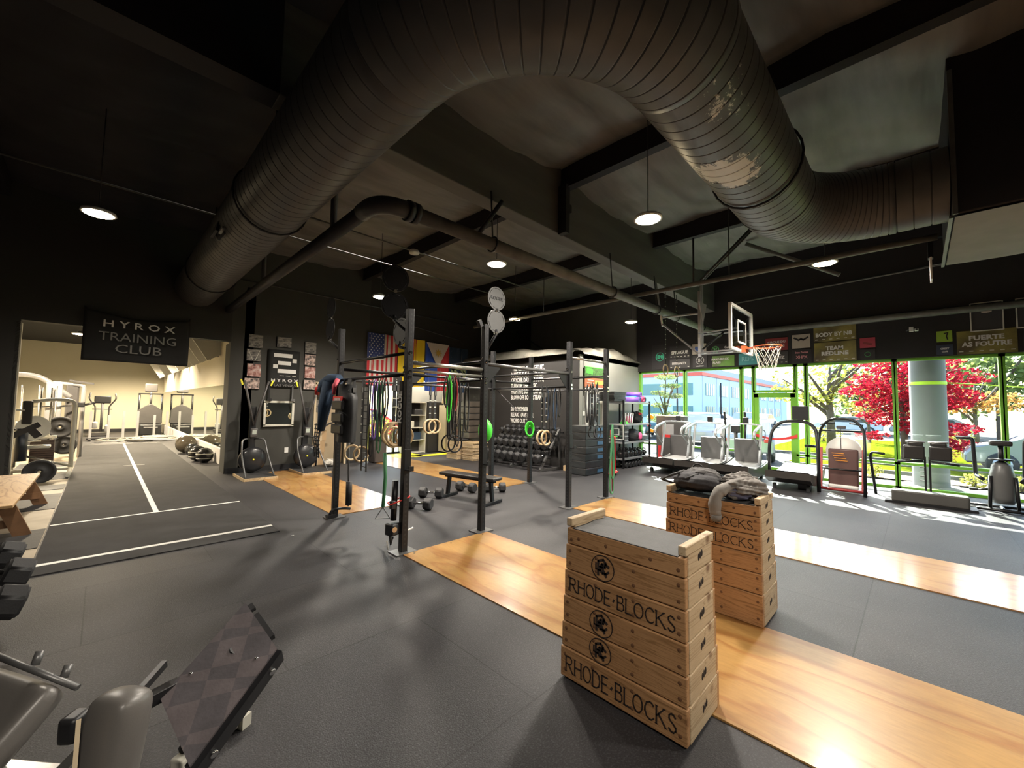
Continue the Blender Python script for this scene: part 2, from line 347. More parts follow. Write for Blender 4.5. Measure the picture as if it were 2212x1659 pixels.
# ---------------------------------------------------------------- floor, turf, platforms
b = MB(); b.box((4.2, 3.85, -.1), (17.4, 17.5, .2)); struct('floor', b, 'rubber')
b = MB(); b.box((-.9, 21.6, -.1), (6.4, 18.0, .2)); struct('floor_side', b, 'rubber')
b = MB(); b.box((-2.2, 12.9, .004), (3.56, 14.4, .008)); struct('floor_concrete', b, 'concrete')
t = thing('rubber_mat', 'dark rubber mats lying on the bare concrete beside the turf lane', 'mat', (-.9, 9, .008))
for (y0, y1) in ((6.9, 7.85), (9.2, 10.6), (11.1, 11.7), (12.5, 13.6), (14.6, 15.8)):
    b = MB(); b.box((0, (y0+y1)/2-9, .004), (.95, y1-y0, .008)); b.build('mat_panel', 'gray_rubber', t)
t = thing('turf_lane', 'black artificial turf sled lane with white marking lines', 'turf lane', (.64, 13.6, 0))
b = MB(); b.box((0, -.03, .006), (2.09, 15.46, .012)); b.build('turf', 'turf', t)
for nm, x0, x1, y0, y1, mm in (('marking_line', -1.04, 1.04, 6.13, 6.20, 'line_white'), ('marking_line', -1.04, 1.04, 7.96, 8.01, 'line_white'),
        ('marking_line', -.03, .03, 8.01, 21.2, 'line_white'), ('marking_line', -1.04, 1.04, 21.15, 21.2, 'line_faint'), ('marking_line', -.2, .2, 14.05, 14.1, 'line_faint')):
    b = MB(); b.box(((x0+x1)/2, (y0+y1)/2-13.6, .0135), (x1-x0, y1-y0, .003)); b.build(nm, mm, t)
def platform(label, x0, x1, y0, y1, seams):
    t = thing('plywood_platform', label, 'lifting platform', ((x0+x1)/2, (y0+y1)/2, 0), group=None)
    ys = [y0]+list(seams)+[y1]
    for a, c in zip(ys, ys[1:]):
        b = MB(); b.box((0, (a+c)/2-(y0+y1)/2, .005), (x1-x0, c-a-.003, .01)); o = b.build('plywood_sheet', 'plywood', t)
    for y in ys:
        for x in (-.5, 0, .5):
            b = MB(); yy = y-(y0+y1)/2; yy = min(max(yy, -(y1-y0)/2+.06), (y1-y0)/2-.06); b.cyl((x, yy, .009), (x, yy, .0112), .012, 10); b.build('screw_head', 'black_metal', t)
platform('long varnished plywood platform strip under the near wooden block stack', 2.41, 3.64, -4.2, 4.06, (-3.2, -.8, 1.63))
platform('varnished plywood strip running under the window glare, right of the far block stack', 5.52, 6.73, -4.2, 4.06, (-3.2, -.8, 1.63))
platform('varnished plywood platform in front of the two ski machines', 2.49, 3.7, 6.12, 10.95, (8.55,))
platform('varnished plywood strip between the flat bench and the dumbbell rack', 5.5, 6.68, 6.06, 11.9, (8.5, 10.9))
b = MB(); b.box((8.0, 11.5, .006), (1.9, .34, .012)); b.box((7.0, 11.9, .006), (1.0, 1.0, .012)); tag(b.build('yellow_mat', 'yellow'), 'yellow green floor marking mat in front of the tall black cabinet', 'mat')
t = thing('floor_scrap', 'small white scrap on the rubber floor near the turf corner', 'scrap', (1.75, 5.55, .002)); b = MB(); b.box((0, 0, .002), (.03, .015, .004)); b.build('paper', 'white', t)

# ---------------------------------------------------------------- walls
HZ = 6.2
b = MB(); b.box((-2.8, 11.4, HZ/2), (3.39, .2, HZ)); struct('wall_back_left', b, 'black_wall')
b = MB(); b.box((.467, 11.4, (3.055+HZ)/2), (3.147, .2, HZ-3.055)); struct('wall_over_opening', b, 'black_wall')
b = MB(); b.box((3.0, 11.4, HZ/2), (1.92, .2, HZ)); b.box((4.38, 11.4, (2.17+HZ)/2), (.84, .2, HZ-2.17)); b.box((5.1, 11.4, HZ/2), (.6, .2, HZ)); struct('wall_back', b, 'charcoal_wall')
b = MB(); b.box((8.92, 11.4, (2.45+HZ)/2), (7.04, .2, HZ-2.45)); struct('wall_over_entry', b, 'black_wall')
b = MB(); b.box((3.96, 11.29, 1.1), (.05, .06, 2.2)); b.box((4.4, 11.29, 2.19), (.9, .06, .06)); b.box((4.8, 11.29, 1.1), (.05, .06, 2.2)); b.box((4.38, 12.0, 1.2), (.9, .05, 2.4)); b.box((3.93, 11.7, 1.2), (.04, .6, 2.4)); b.box((4.83, 11.7, 1.2), (.04, .6, 2.4)); b.box((4.38, 11.75, 2.3), (.9, .6, .04)); struct('door_2', b, 'beige')
b = MB(); b.box((3.0, 11.285, .06), (1.9, .03, .12)); b.box((5.1, 11.285, .06), (.6, .03, .12)); struct('baseboard_back', b, 'black_plastic')
b = MB(); b.box((5.7, 12.7, HZ/2), (.6, .2, HZ)); b.box((6.65, 12.7, (2.5+HZ)/2), (1.3, .2, HZ-2.5)); b.box((9.95, 12.7, HZ/2), (5.3, .2, HZ)); b.box((5.4, 12.0, HZ/2), (.1, 1.2, HZ)); struct('wall_entry', b, 'office_gray')
b = MB(); b.box((6.02, 12.6, 1.25), (.06, .08, 2.5)); b.box((6.42, 12.6, 1.25), (.05, .08, 2.5)); b.box((7.0, 12.6, 1.25), (.07, .08, 2.5)); b.box((7.27, 12.6, 1.25), (.06, .08, 2.5)); b.box((6.65, 12.6, 2.47), (1.25, .08, .06)); b.box((6.65, 12.6, .03), (1.25, .08, .06)); o = struct('door_3', b, 'black_metal')
b = MB(); b.box((6.22, 12.6, 1.25), (.36, .01, 2.4)); b.box((6.71, 12.6, 1.25), (.52, .01, 2.4)); b.box((7.13, 12.6, 1.25), (.2, .01, 2.4)); b.build('pane', 'glass', o)
# office box
b = MB(); b.box((9.12, 9.5, 1.5), (.2, 6.1, 3.0)); struct('wall_office_left', b, 'office_black')
b = MB(); b.box((10.83, 6.5, 1.55), (3.2, .1, 3.1)); b.box((9.1, 6.46, 1.55), (.14, .06, 3.1)); struct('wall_office_front', b, 'office_gray')
b = MB(); b.box((10.8, 9.5, 3.05), (3.3, 6.1, .1)); struct('ceiling_office', b, 'office_black')
b = MB(); b.box((9.34, 6.43, 1.1), (.07, .05, 2.2)); b.box((10.18, 6.43, 1.1), (.07, .05, 2.2)); b.box((9.76, 6.43, 2.22), (.91, .05, .07)); b.box((9.76, 6.445, 1.08), (.78, .02, 2.16), mi=1); o = struct('door_4', b, ['white', 'offwhite'])
b = MB(); b.box((9.76, 6.43, 1.5), (.5, .01, 1.1)); b.build('pane', mat('door_glass', (.30, .34, .36), .15), o)
def lump(u, v): return .05*math.sin(9*u+3*v)+.04*math.sin(23*u+1.7)+.03*math.sin(41*u*v+.5)
# bags lying on top of the office
for lab, P0, P1, wdt, hh in (('long grey plastic covered bundle on top of the black text wall', (9.2, 12.2), (9.2, 6.5), .8, .26), ('wrinkled grey plastic covered bundle on the roof edge above the white door', (9.1, 6.75), (12.3, 6.75), .8, .30)):
    t = thing('covered_bundle', lab, 'bundle', (P0[0], P0[1], 3.115)); b = MB(); P0, P1 = Vector((*P0, 0)), Vector((*P1, 0)); dd = P1-P0; nn = Vector((-dd.y, dd.x, 0)).normalized()
    def fn(u, v):
        a = PI*v; q = P0+dd*u+nn*(-math.cos(a))*wdt/2; r = (.75+lump(u*1.3, v)*2.2)*(1-.5*abs(2*u-1)**4); return Vector((q.x-P0.x, q.y-P0.y, max(0, math.sin(a))*hh*r+.1*math.sin(PI*u)*math.sin(a)))
    b.grid(60, 12, fn); b.build('plastic_cover', mat('tarp', (.2, .19, .16), .28, 0, .4, 5, .5, 14), t)
# side room
b = MB(); b.box((2.4, 20.4, 2.2), (.2, 18.2, 4.4)); struct('wall_side_right', b, 'cream_wall')
b = MB(); b.box((-.9, 29.6, 2.2), (6.6, .2, 4.4)); struct('wall_side_back', b, 'cream_wall')
b = MB(); b.box((-4.1, 20.5, 2.2), (.2, 18.2, 4.4)); struct('wall_side_left', b, 'cream_wall')
b = MB(); b.box((-.9, 20.5, 4.45), (6.6, 18.2, .1)); struct('ceiling_side', b, 'dark_wall')
b = MB(); b.box((-.9, 29.48, .08), (6.3, .04, .16)); struct('baseboard_side', b, 'black_plastic')
b = MB(); b.box((2.08, 11.55, 1.5), (.1, .5, 3.05)); b.box((-1.13, 11.45, 1.5), (.05, .3, 3.05), mi=1); struct('trim_1', b, ['charcoal_wall', 'offwhite'])
b = MB(); b.box((2.27, 20.9, .21), (.06, 16.6, .42), bev=.01); struct('baseboard_mirror', b, 'white_panel')
t = thing('wall_mirror', 'long frameless wall mirror along the side room above a white base panel', 'mirror', (2.28, 20.9, .42)); b = MB(); b.box((0, 0, .85), (.012, 16.4, 1.66)); b.build('mirror_glass', 'mirror', t)
t = thing('wall_panel', 'white tilted acoustic panel high on the side room wall, nearest the doorway', 'panel', (2.26, 14.0, 2.93)); b = MB(); b.bar((0, 0, .02), (-.42, .1, .72), .62, .04, up=(0, 1, 0)); b.build('board', 'white', t)
b = MB(); b.bar((0, .1, 0), (-.38, .3, .5), .04, .03); b.build('bracket', 'black_metal', t)
for k, y in enumerate((15.2, 16.6, 18.2, 20.0, 22.2, 24.8, 27.4)): dup(t, (2.26, y, 2.93), 0, 'white tilted acoustic panel in the row high along the side room mirror wall', 'acoustic panels behind the nearest')
# dark outer shell
b = MB(); b.box((-4.6, 3.2, HZ/2), (.2, 16.4, HZ)); struct('wall_left', b, 'dark_wall')
b = MB(); b.box((4, -5.0, HZ/2), (17.2, .2, HZ)); struct('wall_rear', b, 'dark_wall')

# ---------------------------------------------------------------- window wall X = 12.45
WX = 12.45; ML = [6.44, 4.98, 3.43, 3.134, 2.19, 1.967, .345, -1.195, -2.8, -4.8]
b = MB(); b.box((12.5, .7, (2.86+HZ)/2), (.4, 11.6, HZ-2.86)); struct('wall_right', b, mat('window_wall', (.02, .018, .018), .8, 0, .2, 2))
b = MB(); b.box((WX+.1, 9.5, HZ/2), (.3, 6.0, HZ)); struct('wall_right_office', b, 'office_gray')
def pane_frame(name, y0, y1, z0, z1, sill=True):
    b = MB(); w = .055
    b.box((WX, y0-w/2+.01, (z0+z1)/2), (.12, w, z1-z0)); b.box((WX, y1+w/2-.01, (z0+z1)/2), (.12, w, z1-z0)); b.box((WX, (y0+y1)/2, z1-.03), (.12, y0-y1, .06)); b.box((WX, (y0+y1)/2, z0+.03), (.12, y0-y1, .06))
    if sill: b.box((WX, (y0+y1)/2, .555), (.12, y0-y1, .055))
    o = struct(name, b, 'green_frame'); g = MB(); g.box((WX, (y0+y1)/2, (z0+z1)/2), (.008, y0-y1-.06, z1-z0-.08)); g.build('pane', 'glass', o); return o
k = 1
for y0, y1 in zip(ML, ML[1:]):
    if (y0, y1) == (3.134, 2.19): pane_frame('window_%d' % k, y0, y1, 2.14, 2.86, False)
    else: pane_frame('window_%d' % k, y0-.0, y1, 0, 2.86, (y0, y1) != (3.43, 3.134) or True)
    k += 1
b = MB(); w = .11
for y in (3.08, 2.245): b.box((WX, y, 1.06), (.1, w, 2.1))
b.box((WX, 2.66, 2.07), (.1, .94, .12)); b.box((WX, 2.66, .1), (.1, .94, .2)); o = struct('door_1', b, 'green_frame')
g = MB(); g.box((WX, 2.66, 1.1), (.01, .78, 1.9)); g.build('pane', 'glass', o)
g = MB(); g.tube(rounded([(WX-.05, 3.0, 1.15), (WX-.16, 3.0, 1.15), (WX-.16, 2.85, 1.15), (WX-.16, 2.85, .9), (WX-.16, 3.0, .9), (WX-.05, 3.0, .9)], .1), .012, 8); g.build('door_handle', 'gray_metal', o)
t = thing('ribbon', 'red tape stretched across the green framed glass door', 'tape', (WX-.08, 2.66, 1.0)); b = MB()
b.grid(12, 1, lambda u, v: Vector((0, .5-u*1.0, .03-.10*math.sin(PI*u)*(1)+(v-.5)*.09*(1-.5*math.sin(PI*u))))); b.build('strip', 'red', t)

# ---------------------------------------------------------------- ceiling: insulation, beam, purlins
PX = [-4.75, -1.45, 1.85, 5.15, 8.45, 11.75]
def ceil_z(x, y):
    fx = ((x+1.45) % 3.3)/3.3; fy = ((y-3.02) % 2.44)/2.44
    return 5.62+.018*math.sin(11*y+2.5*math.sin(1.7*x)+x)*math.sin(PI*fx)-.26*(math.sin(PI*fx)**.45)*(.35+.65*math.sin(PI*fy)**.6)-.015*math.sin(9*x+4*y)
y0, y1 = -5.0, 12.7
for nm, x0, x1, NX, NY, mm in (('ceiling', 1.85, 12.4, 90, 130, 'insulation'), ('ceiling_left', -4.6, 1.85, 50, 120, 'insulation_shaded')):
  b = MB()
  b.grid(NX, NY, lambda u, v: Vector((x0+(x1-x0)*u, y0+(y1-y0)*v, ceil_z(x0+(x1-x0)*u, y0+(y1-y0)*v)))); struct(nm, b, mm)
b = MB(); b.box((4, 4, 6.3), (18, 19, .1)); struct('ceiling_deck', b, 'dark_wall')
b = MB(); b.box((6.72, 4.2, 5.04), (11.44, .26, 1.12), bev=.01); b.box((-1.75, 4.2, 5.04), (5.5, .26, 1.12), mi=1); b.build('roof_beam', ['beam_paint', 'purlin_paint']); tag(bpy.data.objects['roof_beam'], kind='structure')  # left stretch near-black: roof shade put into the beam colour
for k, x in enumerate(PX):
    b = MB(); b.box((x+.05, 4, 5.44), (.1, 17.3, .42)); b.box((x+.05, 4, 5.235), (.14, 17.3, .02)); o = b.build('roof_purlin', 'purlin_paint'); tag(o, kind='structure')
b = MB(); b.box((5.13, 3.99, 4.86), (.1, .16, .8)); b.box((5.2, 3.97, 4.9), (.12, .08, .12)); b.build('beam_hanger', 'purlin_paint'); tag(bpy.data.objects['beam_hanger'], 'dark steel hanger strapped on the big ceiling beam where the roof joist meets it', 'hanger')
# conduits and pipes
def pipe(name, label, P, r, m, rr=.12, cat='pipe', n=12):
    b = MB(); b.tube(rounded(P, rr) if len(P) > 2 else P, r, n); o = b.build(name, m); tag(o, label, cat); return o
pipe('conduit', 'thin light conduit along the top of the back wall', [(1.8, 11.27, 4.55), (8.9, 11.27, 4.5)], .013, 'gray_metal', cat='conduit', n=6)
pipe('conduit', 'thin conduit under the ceiling left of the round duct', [(-4, 9.2, 5.15), (9, 9.2, 5.1)], .015, 'pipe_paint', cat='conduit', n=6)
pipe('conduit', 'thin conduit crossing the ceiling above the pull-up rig', [(1.9, 7.9, 5.1), (9, 7.85, 5.05)], .018, 'pipe_paint', cat='conduit', n=6)
t = thing('main_pipe', 'thick grey sprinkler main running below the big ceiling beam to the window wall', 'pipe', (1.95, 3.95, 3.8))
b = MB(); b.tube([(.28, 0, 0), (10.4, 0, 0)], .082, 16); b.build('pipe_run', 'pipe_paint', t)
b = MB(); b.tube([(0, 7.3, -.02), (0, .3, 0)], .082, 16); b.build('pipe_run', 'pipe_dark', t)
b = MB(); b.tube([(0, .42, 0)]+arc((.26, .26, 0), .26, PI, 1.5*PI, 8)+[(.42, 0, 0)], .094, 16); b.build('elbow', 'pipe_dark', t)
for p in ((.34, 0, 0), (.42, 0, 0)):
    b = MB(); b.cyl((p[0]-.03, 0, 0), (p[0]+.03, 0, 0), .115, 16); b.build('coupling', 'pipe_dark', t)
for x in (1.6, 4.6, 6.4, 7.4, 9.0):
    b = MB(); b.tube(arc((x, 0, 0), .098, 0, 2*PI, 16, (0, 1, 0), (0, 0, 1))[:-1], .012, 6, close=True); b.cyl((x, 0, .1), (x, .05, .75), .012, 6); b.build('pipe_hanger', 'pipe_dark', t)
for y in (1.25, 4.45):
    b = MB(); b.cyl((0, y, 0), (0, y, 1.6), .04, 10); b.build('pipe_riser', 'pipe_dark', t)
pipe('roof_brace', 'slanted steel brace between the sprinkler main and the roof, by its elbow', [(3.3, 3.95, 3.86), (3.75, 4.0, 4.48)], .03, 'pipe_dark', cat='brace')
pipe('branch_pipe', 'long grey branch pipe crossing under the ceiling towards the ductwork end', [(7.7, 9.3, 4.0), (7.7, -.25, 4.0)], .045, 'pipe_paint')
pipe('branch_pipe', 'short pale pipe crossing diagonally above the basketball hoop', [(9.9, 2.6, 5.35), (9.9, 1.0, 4.3)], .04, 'pipe_paint')
pipe('wall_pipe', 'horizontal grey pipe on the wall above the window banners', [(12.22, 3.4, 3.77), (12.22, -4.8, 3.77)], .07, 'pipe_paint')
pipe('wall_rail', 'thin light rail high on the window wall', [(12.25, 3.5, 4.62), (12.25, -4.8, 4.95)], .02, 'pipe_paint', cat='rail')
pipe('hang_wire', 'thin rod hanging the branch pipe from the roof left of the round duct', [(7.7, 2.3, 4.04), (7.7, 2.3, 5.3)], .008, 'pipe_dark', cat='rod', n=5)
pipe('hang_wire', 'thin rod hanging the branch pipe from the roof above the pull-up rig', [(7.7, 6.6, 4.04), (7.7, 6.6, 5.3)], .008, 'pipe_dark', cat='rod', n=5)
pipe('cross_brace', 'dark diagonal brace in the roof space behind the pull-up rig, leaning right', [(9.2, 12.3, 3.4), (11.9, 12.4, 5.2)], .04, 'pipe_dark', cat='brace')
pipe('cross_brace', 'dark diagonal brace in the roof space behind the pull-up rig, leaning left', [(11.9, 9.2, 3.3), (11.4, 12.2, 5.2)], .03, 'pipe_dark', cat='brace')
# bar truss leg near purlin
t = thing('strut_bracket', 'folded black strut bracket hanging from the roof joist above the hoop', 'bracket', (8.45, 3.2, 4.2))
b = MB(); b.tube([(0, 0, .05), (0, 0, 1.0)], .02, 6); b.tube([(0, -.05, 0), (0, -1.2, 1.0)], .025, 6); b.tube([(.08, -.05, 0), (.08, -1.2, 1.0)], .025, 6); b.box((0, 0, .02), (.16, .14, .05)); b.build('strut', 'pipe_dark', t)

# ---------------------------------------------------------------- spiral duct
R = .395; ZD = 4.15
def duct_part(path, pitch, name, parent, extra_r=.0, ridge=.013):
    # sample path densely and add a raised seam every pitch
    P = [Vector(p) for p in path]; L = [0]
    for a, c in zip(P, P[1:]): L.append(L[-1]+(c-a).length)
    tot = L[-1]; st = []
    k = 0; s = 0
    while s < tot:
        for ds, dr in ((0, 0), (.003, 0), (.006, -ridge), (.013, -ridge), (.016, 0), (.019, 0), (pitch-.003, 0)):
            if s+ds < tot: st.append((s+ds, R+extra_r+dr))
        s += pitch
    st = [q for q in st if q[0] < tot-.001]+[(tot, R+extra_r)]
    def at(s):
        for i in range(len(L)-1):
            if s <= L[i+1]+1e-9: return P[i].lerp(P[i+1], (s-L[i])/max(1e-9, L[i+1]-L[i]))
        return P[-1]
    b = MB(); rings = []; n = 56
    for s, r in st:
        c = at(s); t_ = (at(min(tot, s+.05))-at(max(0, s-.05))).normalized(); sd = t_.cross(Vector((0, 0, 1)))
        rings.append([b.bm.verts.new(c+r*(math.cos(2*PI*k/n)*sd+Vector((0, 0, math.sin(2*PI*k/n))))) for k in range(n)])
    for A_, B_r in zip(rings, rings[1:]):
        for k in range(n): f = b.bm.faces.new((A_[k], A_[(k+1) % n], B_r[(k+1) % n], B_r[k])); f.smooth = True
    b.bm.faces.new(rings[0][::-1]); b.bm.faces.new(rings[-1])
    return b.build(name, 'duct', parent, world=True)
t = thing('spiral_duct', 'huge black spiral air duct bending twice across the ceiling', 'air duct', (0, 0, 0))
B1 = 1.36; xc, yc = 1.355, 1.12
leg1 = [(xc, 11.29, ZD), (xc, yc+B1, ZD)]
el1 = [(xc+B1-B1*math.cos(a), yc+B1-B1*math.sin(a), ZD) for a in [PI/2*i/96 for i in range(97)]]
B2 = 1.0; X3 = 6.38
leg2 = [(xc+B1, yc, ZD), (X3-B2, yc, ZD)]
el2 = [(X3-B2+B2*math.sin(a), yc-B2+B2*math.cos(a), ZD) for a in [PI/2*i/96 for i in range(97)]]
leg3 = [(X3, yc-B2, ZD), (X3, -.3, ZD)]
duct_part(leg1, .14, 'duct_section', t); duct_part(el1, .115, 'duct_elbow', t, .008, .012); duct_part(leg2, .14, 'duct_section', t); duct_part(el2, .075, 'duct_elbow', t, .006, .012); duct_part(leg3, .14, 'duct_section', t)
b = MB(); b.box((.985, 6.75, ZD-.07), (.03, .36, .3), (0, .2, 0)); b.build('access_hatch', 'purlin_paint', t)
b = MB(); b.box((1.0, 6.52, ZD-.30), (.03, .03, .14), (0, .5, 0)); b.box((1.0, 6.5, ZD-.22), (.035, .26, .03)); b.build('hatch_latch', 'gray_metal', t)
for (x, y, ax) in ((xc, 9.5, 1), (xc, 5.6, 1), (4.6, yc, 0)):
    b = MB(); pts = arc((x, y, ZD), R+.02, 0, 2*PI, 24, (1, 0, 0) if ax else (0, 1, 0), (0, 0, 1))[:-1]; b.tube(pts, .012, 5, close=True); b.cyl((x, y, ZD+R), (x, y, 5.4), .01, 5); b.build('hanger_strap', 'purlin_paint', t)
t = thing('plenum', 'large fabric wrapped rectangular air box where the round duct ends', 'air box', (7.1, -1.8, 3.7))
b = MB(); b.box((.0, 0, .95), (2.0, 2.98, 1.88), bev=.02); b.build('box_body', 'purlin_paint', t)
b = MB(); b.grid(12, 12, lambda u, v: Vector((-.98+1.96*u, -1.47+2.94*v, -.012-.02*math.sin(PI*u)*math.sin(PI*v)+.004*math.sin(20*u*v)))); b.build('box_underside', mat('fabric_gray', (.22, .20, .18), .75, 0, .12, 3, .2, 6), t)
b = MB(); b.box((-1.01, 1.47, .78), (.03, .04, 1.55)); b.box((0, 1.5, -.01), (2.0, .03, .03)); b.build('edge_strip', 'gray_metal', t)
b = MB(); b.box((.75, 1.62, -.1), (.25, .02, .3)); b.box((.72, 1.62, .2), (.12, .05, .3), mi=1); tag(b.build('hanging_tag', ['white', 'black_metal']), 'white card hanging at the near edge of the fabric air box', 'card').location = (7.1, -1.8, 3.7)

# ---------------------------------------------------------------- pendant lamps
def lamp_proto():
    t = thing('pendant_lamp', 'x', 'lamp', (0, 0, 4)); b = MB(); b.lathe([(0, .075), (.06, .07), (.08, .045), (.165, .03), (.17, 0), (.15, -.002), (0, -.002)], n=28); b.build('lamp_housing', 'white', t)
    b = MB(); b.lathe([(0, -.012), (.135, -.010), (.145, -.003)], n=28); b.build('lamp_lens', 'lamp_glow', t)
    b = MB(); b.cyl((0, 0, .07), (0, 0, 1.6), .006, 5); b.build('cord', 'pipe_dark', t); return t
LP = lamp_proto(); first = True
def lamp(x, y, z, power, label, col=(1, .91, .79)):
    global first
    t = LP if first else dup(LP, (x, y, z)); first = False; t.location = (x, y, z); t['label'] = label; t['group'] = 'round pendant lamps'
    L = bpy.data.lights.new('lamp', 'SPOT'); L.energy = power; L.color = col; L.spot_size = math.radians(165); L.spot_blend = .6; L.shadow_soft_size = .13
    o = bpy.data.objects.new('lamp_light', L); COL.objects.link(o); o.location = (0, 0, -.05); o.parent = t
LW = 330
lamp(-.16, 7.29, 4.0, LW, 'glowing round pendant lamp above the turf lane, left of the big duct')
lamp(4.66, 2.31, 4.0, LW, 'glowing round pendant lamp between the big beam and the duct bend', (1, .93, .84))
lamp(4.485, 4.88, 4.0, LW, 'glowing round pendant lamp above the twin round targets of the rig', (1, .92, .81))
lamp(4.18, 8.29, 4.0, LW, 'glowing round pendant lamp above the striped flag')
lamp(7.72, 7.63, 4.0, LW, 'glowing round pendant lamp right beside the twin round targets')
lamp(10.02, 5.46, 4.0, LW, 'glowing round pendant lamp left of the hanging gymnastic rings')
lamp(7.95, .98, 4.0, LW, 'glowing round pendant lamp under the lower duct bend')
lamp(-.2, -1.6, 4.0, LW*.55, 'unseen round fill lamp added behind the camera to light the floor')  # added out of view to brighten the near floor
lamp(4.6, -2.2, 4.0, LW*.45, 'unseen round fill lamp added beyond the right foreground to light the floor')  # another unseen lamp, added as fill for the right foreground
lamp(-.48, 15.0, 3.3, 1000, 'glowing lamp inside the side room behind the hanging banner', (1, .80, .52))
lamp(.9, 20.5, 3.6, 1800, 'round lamp of the side room hidden above the doorway', (1, .82, .55))
lamp(-2.6, 17.5, 3.6, 1100, 'round lamp of the side room hidden by the left wall', (1, .82, .55))
lamp(.9, 26.0, 3.6, 1800, 'round lamp of the side room deep at its far end', (1, .82, .55))
lamp(10.6, 8.6, 2.9, 30, 'round lamp inside the office room', (1, .85, .6))
lamp(8.0, 11.95, 3.4, 220, 'round lamp in the entry behind the flags', (1, .85, .65))
for n_, y_ in (('smoke_detector', 8.0), ):
    b = MB(); b.lathe([(0, .05), (.09, .04), (.11, 0), (.1, -.03), (0, -.05)], n=20); o = b.build(n_, 'offwhite'); o.location = (4.45, 7.4, 4.85); tag(o, 'white dome detector on a thin conduit above the rig', 'detector')
# ================================================================ pull-up rig
XR, YR = (2.46, 3.62, 5.52, 6.66), (4.14, 6.05); HP = 2.76; PW = .076
rig = thing('pull_up_rig', 'tall black steel pull-up rig of eight perforated uprights and cross bars', 'pull-up rig', (4.56, 5.1, 0))
def up_mesh(h):
    b = MB(); b.box((0, 0, h/2), (PW, PW, h), bev=.006)
    return b
UP = None
for x in XR:
    for y in YR:
        b = up_mesh(HP); b.bm.verts.ensure_lookup_table()
        o = b.build('upright', 'gunmetal', rig); o.location = (x-4.56, y-5.1, 0)
        # hole pattern column (dark recessed discs) as a part of the upright
        h = MB()
        for k in range(52):
            z = .1+k*.0508
            if z > HP-.04: break
            for dx, dy, ax in ((-PW/2-.0006, 0, 0), (0, -PW/2-.0006, 1)):
                c = Vector((dx, dy, z)); n = Vector((-1, 0, 0)) if ax == 0 else Vector((0, -1, 0))
                h.cyl(c, c+n*.0012, .0125, 8)
        h.build('bolt_hole_row', 'black_plastic', o)['kind'] = 'stuff'
        b = MB(); b.box((0, 0, .008), (.26, .2, .012)); b.build('foot_plate', 'gray_metal', o)
        if y == YR[0] or x == XR[0]:
            for z in (2.3, 2.08, 2.02):
                b = MB(); b.cyl((-PW/2-.012, .02, z), (PW/2+.012, .02, z), .018, 8); b.build('bolt', 'chrome', o)
                b = MB(); b.cyl((.0, -PW/2-.014, z-.05), (.0, PW/2+.014, z-.05), .018, 8); b.build('bolt', 'chrome', o)
def cbar(a, b_, r=.024, m='black_metal', nm='cross_bar'):
    b = MB(); b.tube([Vector(a)-Vector((4.56, 5.1, 0)), Vector(b_)-Vector((4.56, 5.1, 0))], r, 12); return b.build(nm, m, rig)
e = PW/2
for i, x in enumerate(XR):
    cbar((x, YR[0]+e, 2.25), (x, YR[1]-e, 2.25), .02); cbar((x, YR[0]+e, 2.0), (x, YR[1]-e, 2.0), .017 if i else .02)
cbar((XR[0]+e, YR[0], 2.14), (XR[1]-e, YR[0], 2.14), .024, 'steel', 'pull_up_bar'); cbar((XR[0]+e, YR[0], 2.05), (XR[1]-e, YR[0], 2.05), .017, 'steel', 'pull_up_bar')
cbar((XR[1]+e, YR[0], 2.22), (XR[2]-e, YR[0], 2.22), .024, 'gray_metal', 'pull_up_bar')
cbar((XR[2]+e, YR[0], 2.50), (XR[3]-e, YR[0], 2.50), .022, 'steel', 'pull_up_bar')
for a, c in zip(XR, XR[1:]): cbar((a+e, YR[1], 2.16), (c-e, YR[1], 2.16), .022); cbar((a+e, YR[1], 2.0), (c-e, YR[1], 2.0), .018, 'gray_metal')
def gusset(x, y, z, sx, sy, dz=-1):
    b = MB(); M = frame((x-4.56, y-5.1, z), (sx, sy, 0), (0, 0, 1)); b.prism([(0, 0), (.24, 0), (.24, -.03), (.03, dz*.24), (0, dz*.24)], .008, M); b.build('gusset', 'gunmetal', rig)
for (x, y, sx, sy) in ((XR[1]+e, YR[0], 1, 0), (XR[2]-e, YR[0], -1, 0), (XR[1]+e, YR[1], 1, 0), (XR[2]-e, YR[1], -1, 0)): gusset(x, y, 2.2, sx, sy)
b = MB(); M = frame((XR[0]-4.56-PW/2-.004, YR[0]-5.1, 1.7), (0, 0, 1), (0, 1, 0)); b.box((XR[0]-4.56-.02, YR[0]-5.1+.075, 1.55), (.05, .07, .75), bev=.004); o = b.build('brand_plate', 'black_metal', rig)
text('ROGUE', .11, frame((XR[0]-PW/2-.01, YR[0]+.075, 1.62), (0, 0, 1), (0, 1, 0)), 'plate_lettering', 'white', o, False, bold=.003)
o2 = bpy.data.objects['plate_lettering']; o2.data.transform(Matrix.Translation((-4.56, -5.1, 0)))
mat('target_gray', (.075, .075, .075), .5, .2, .1, 5)
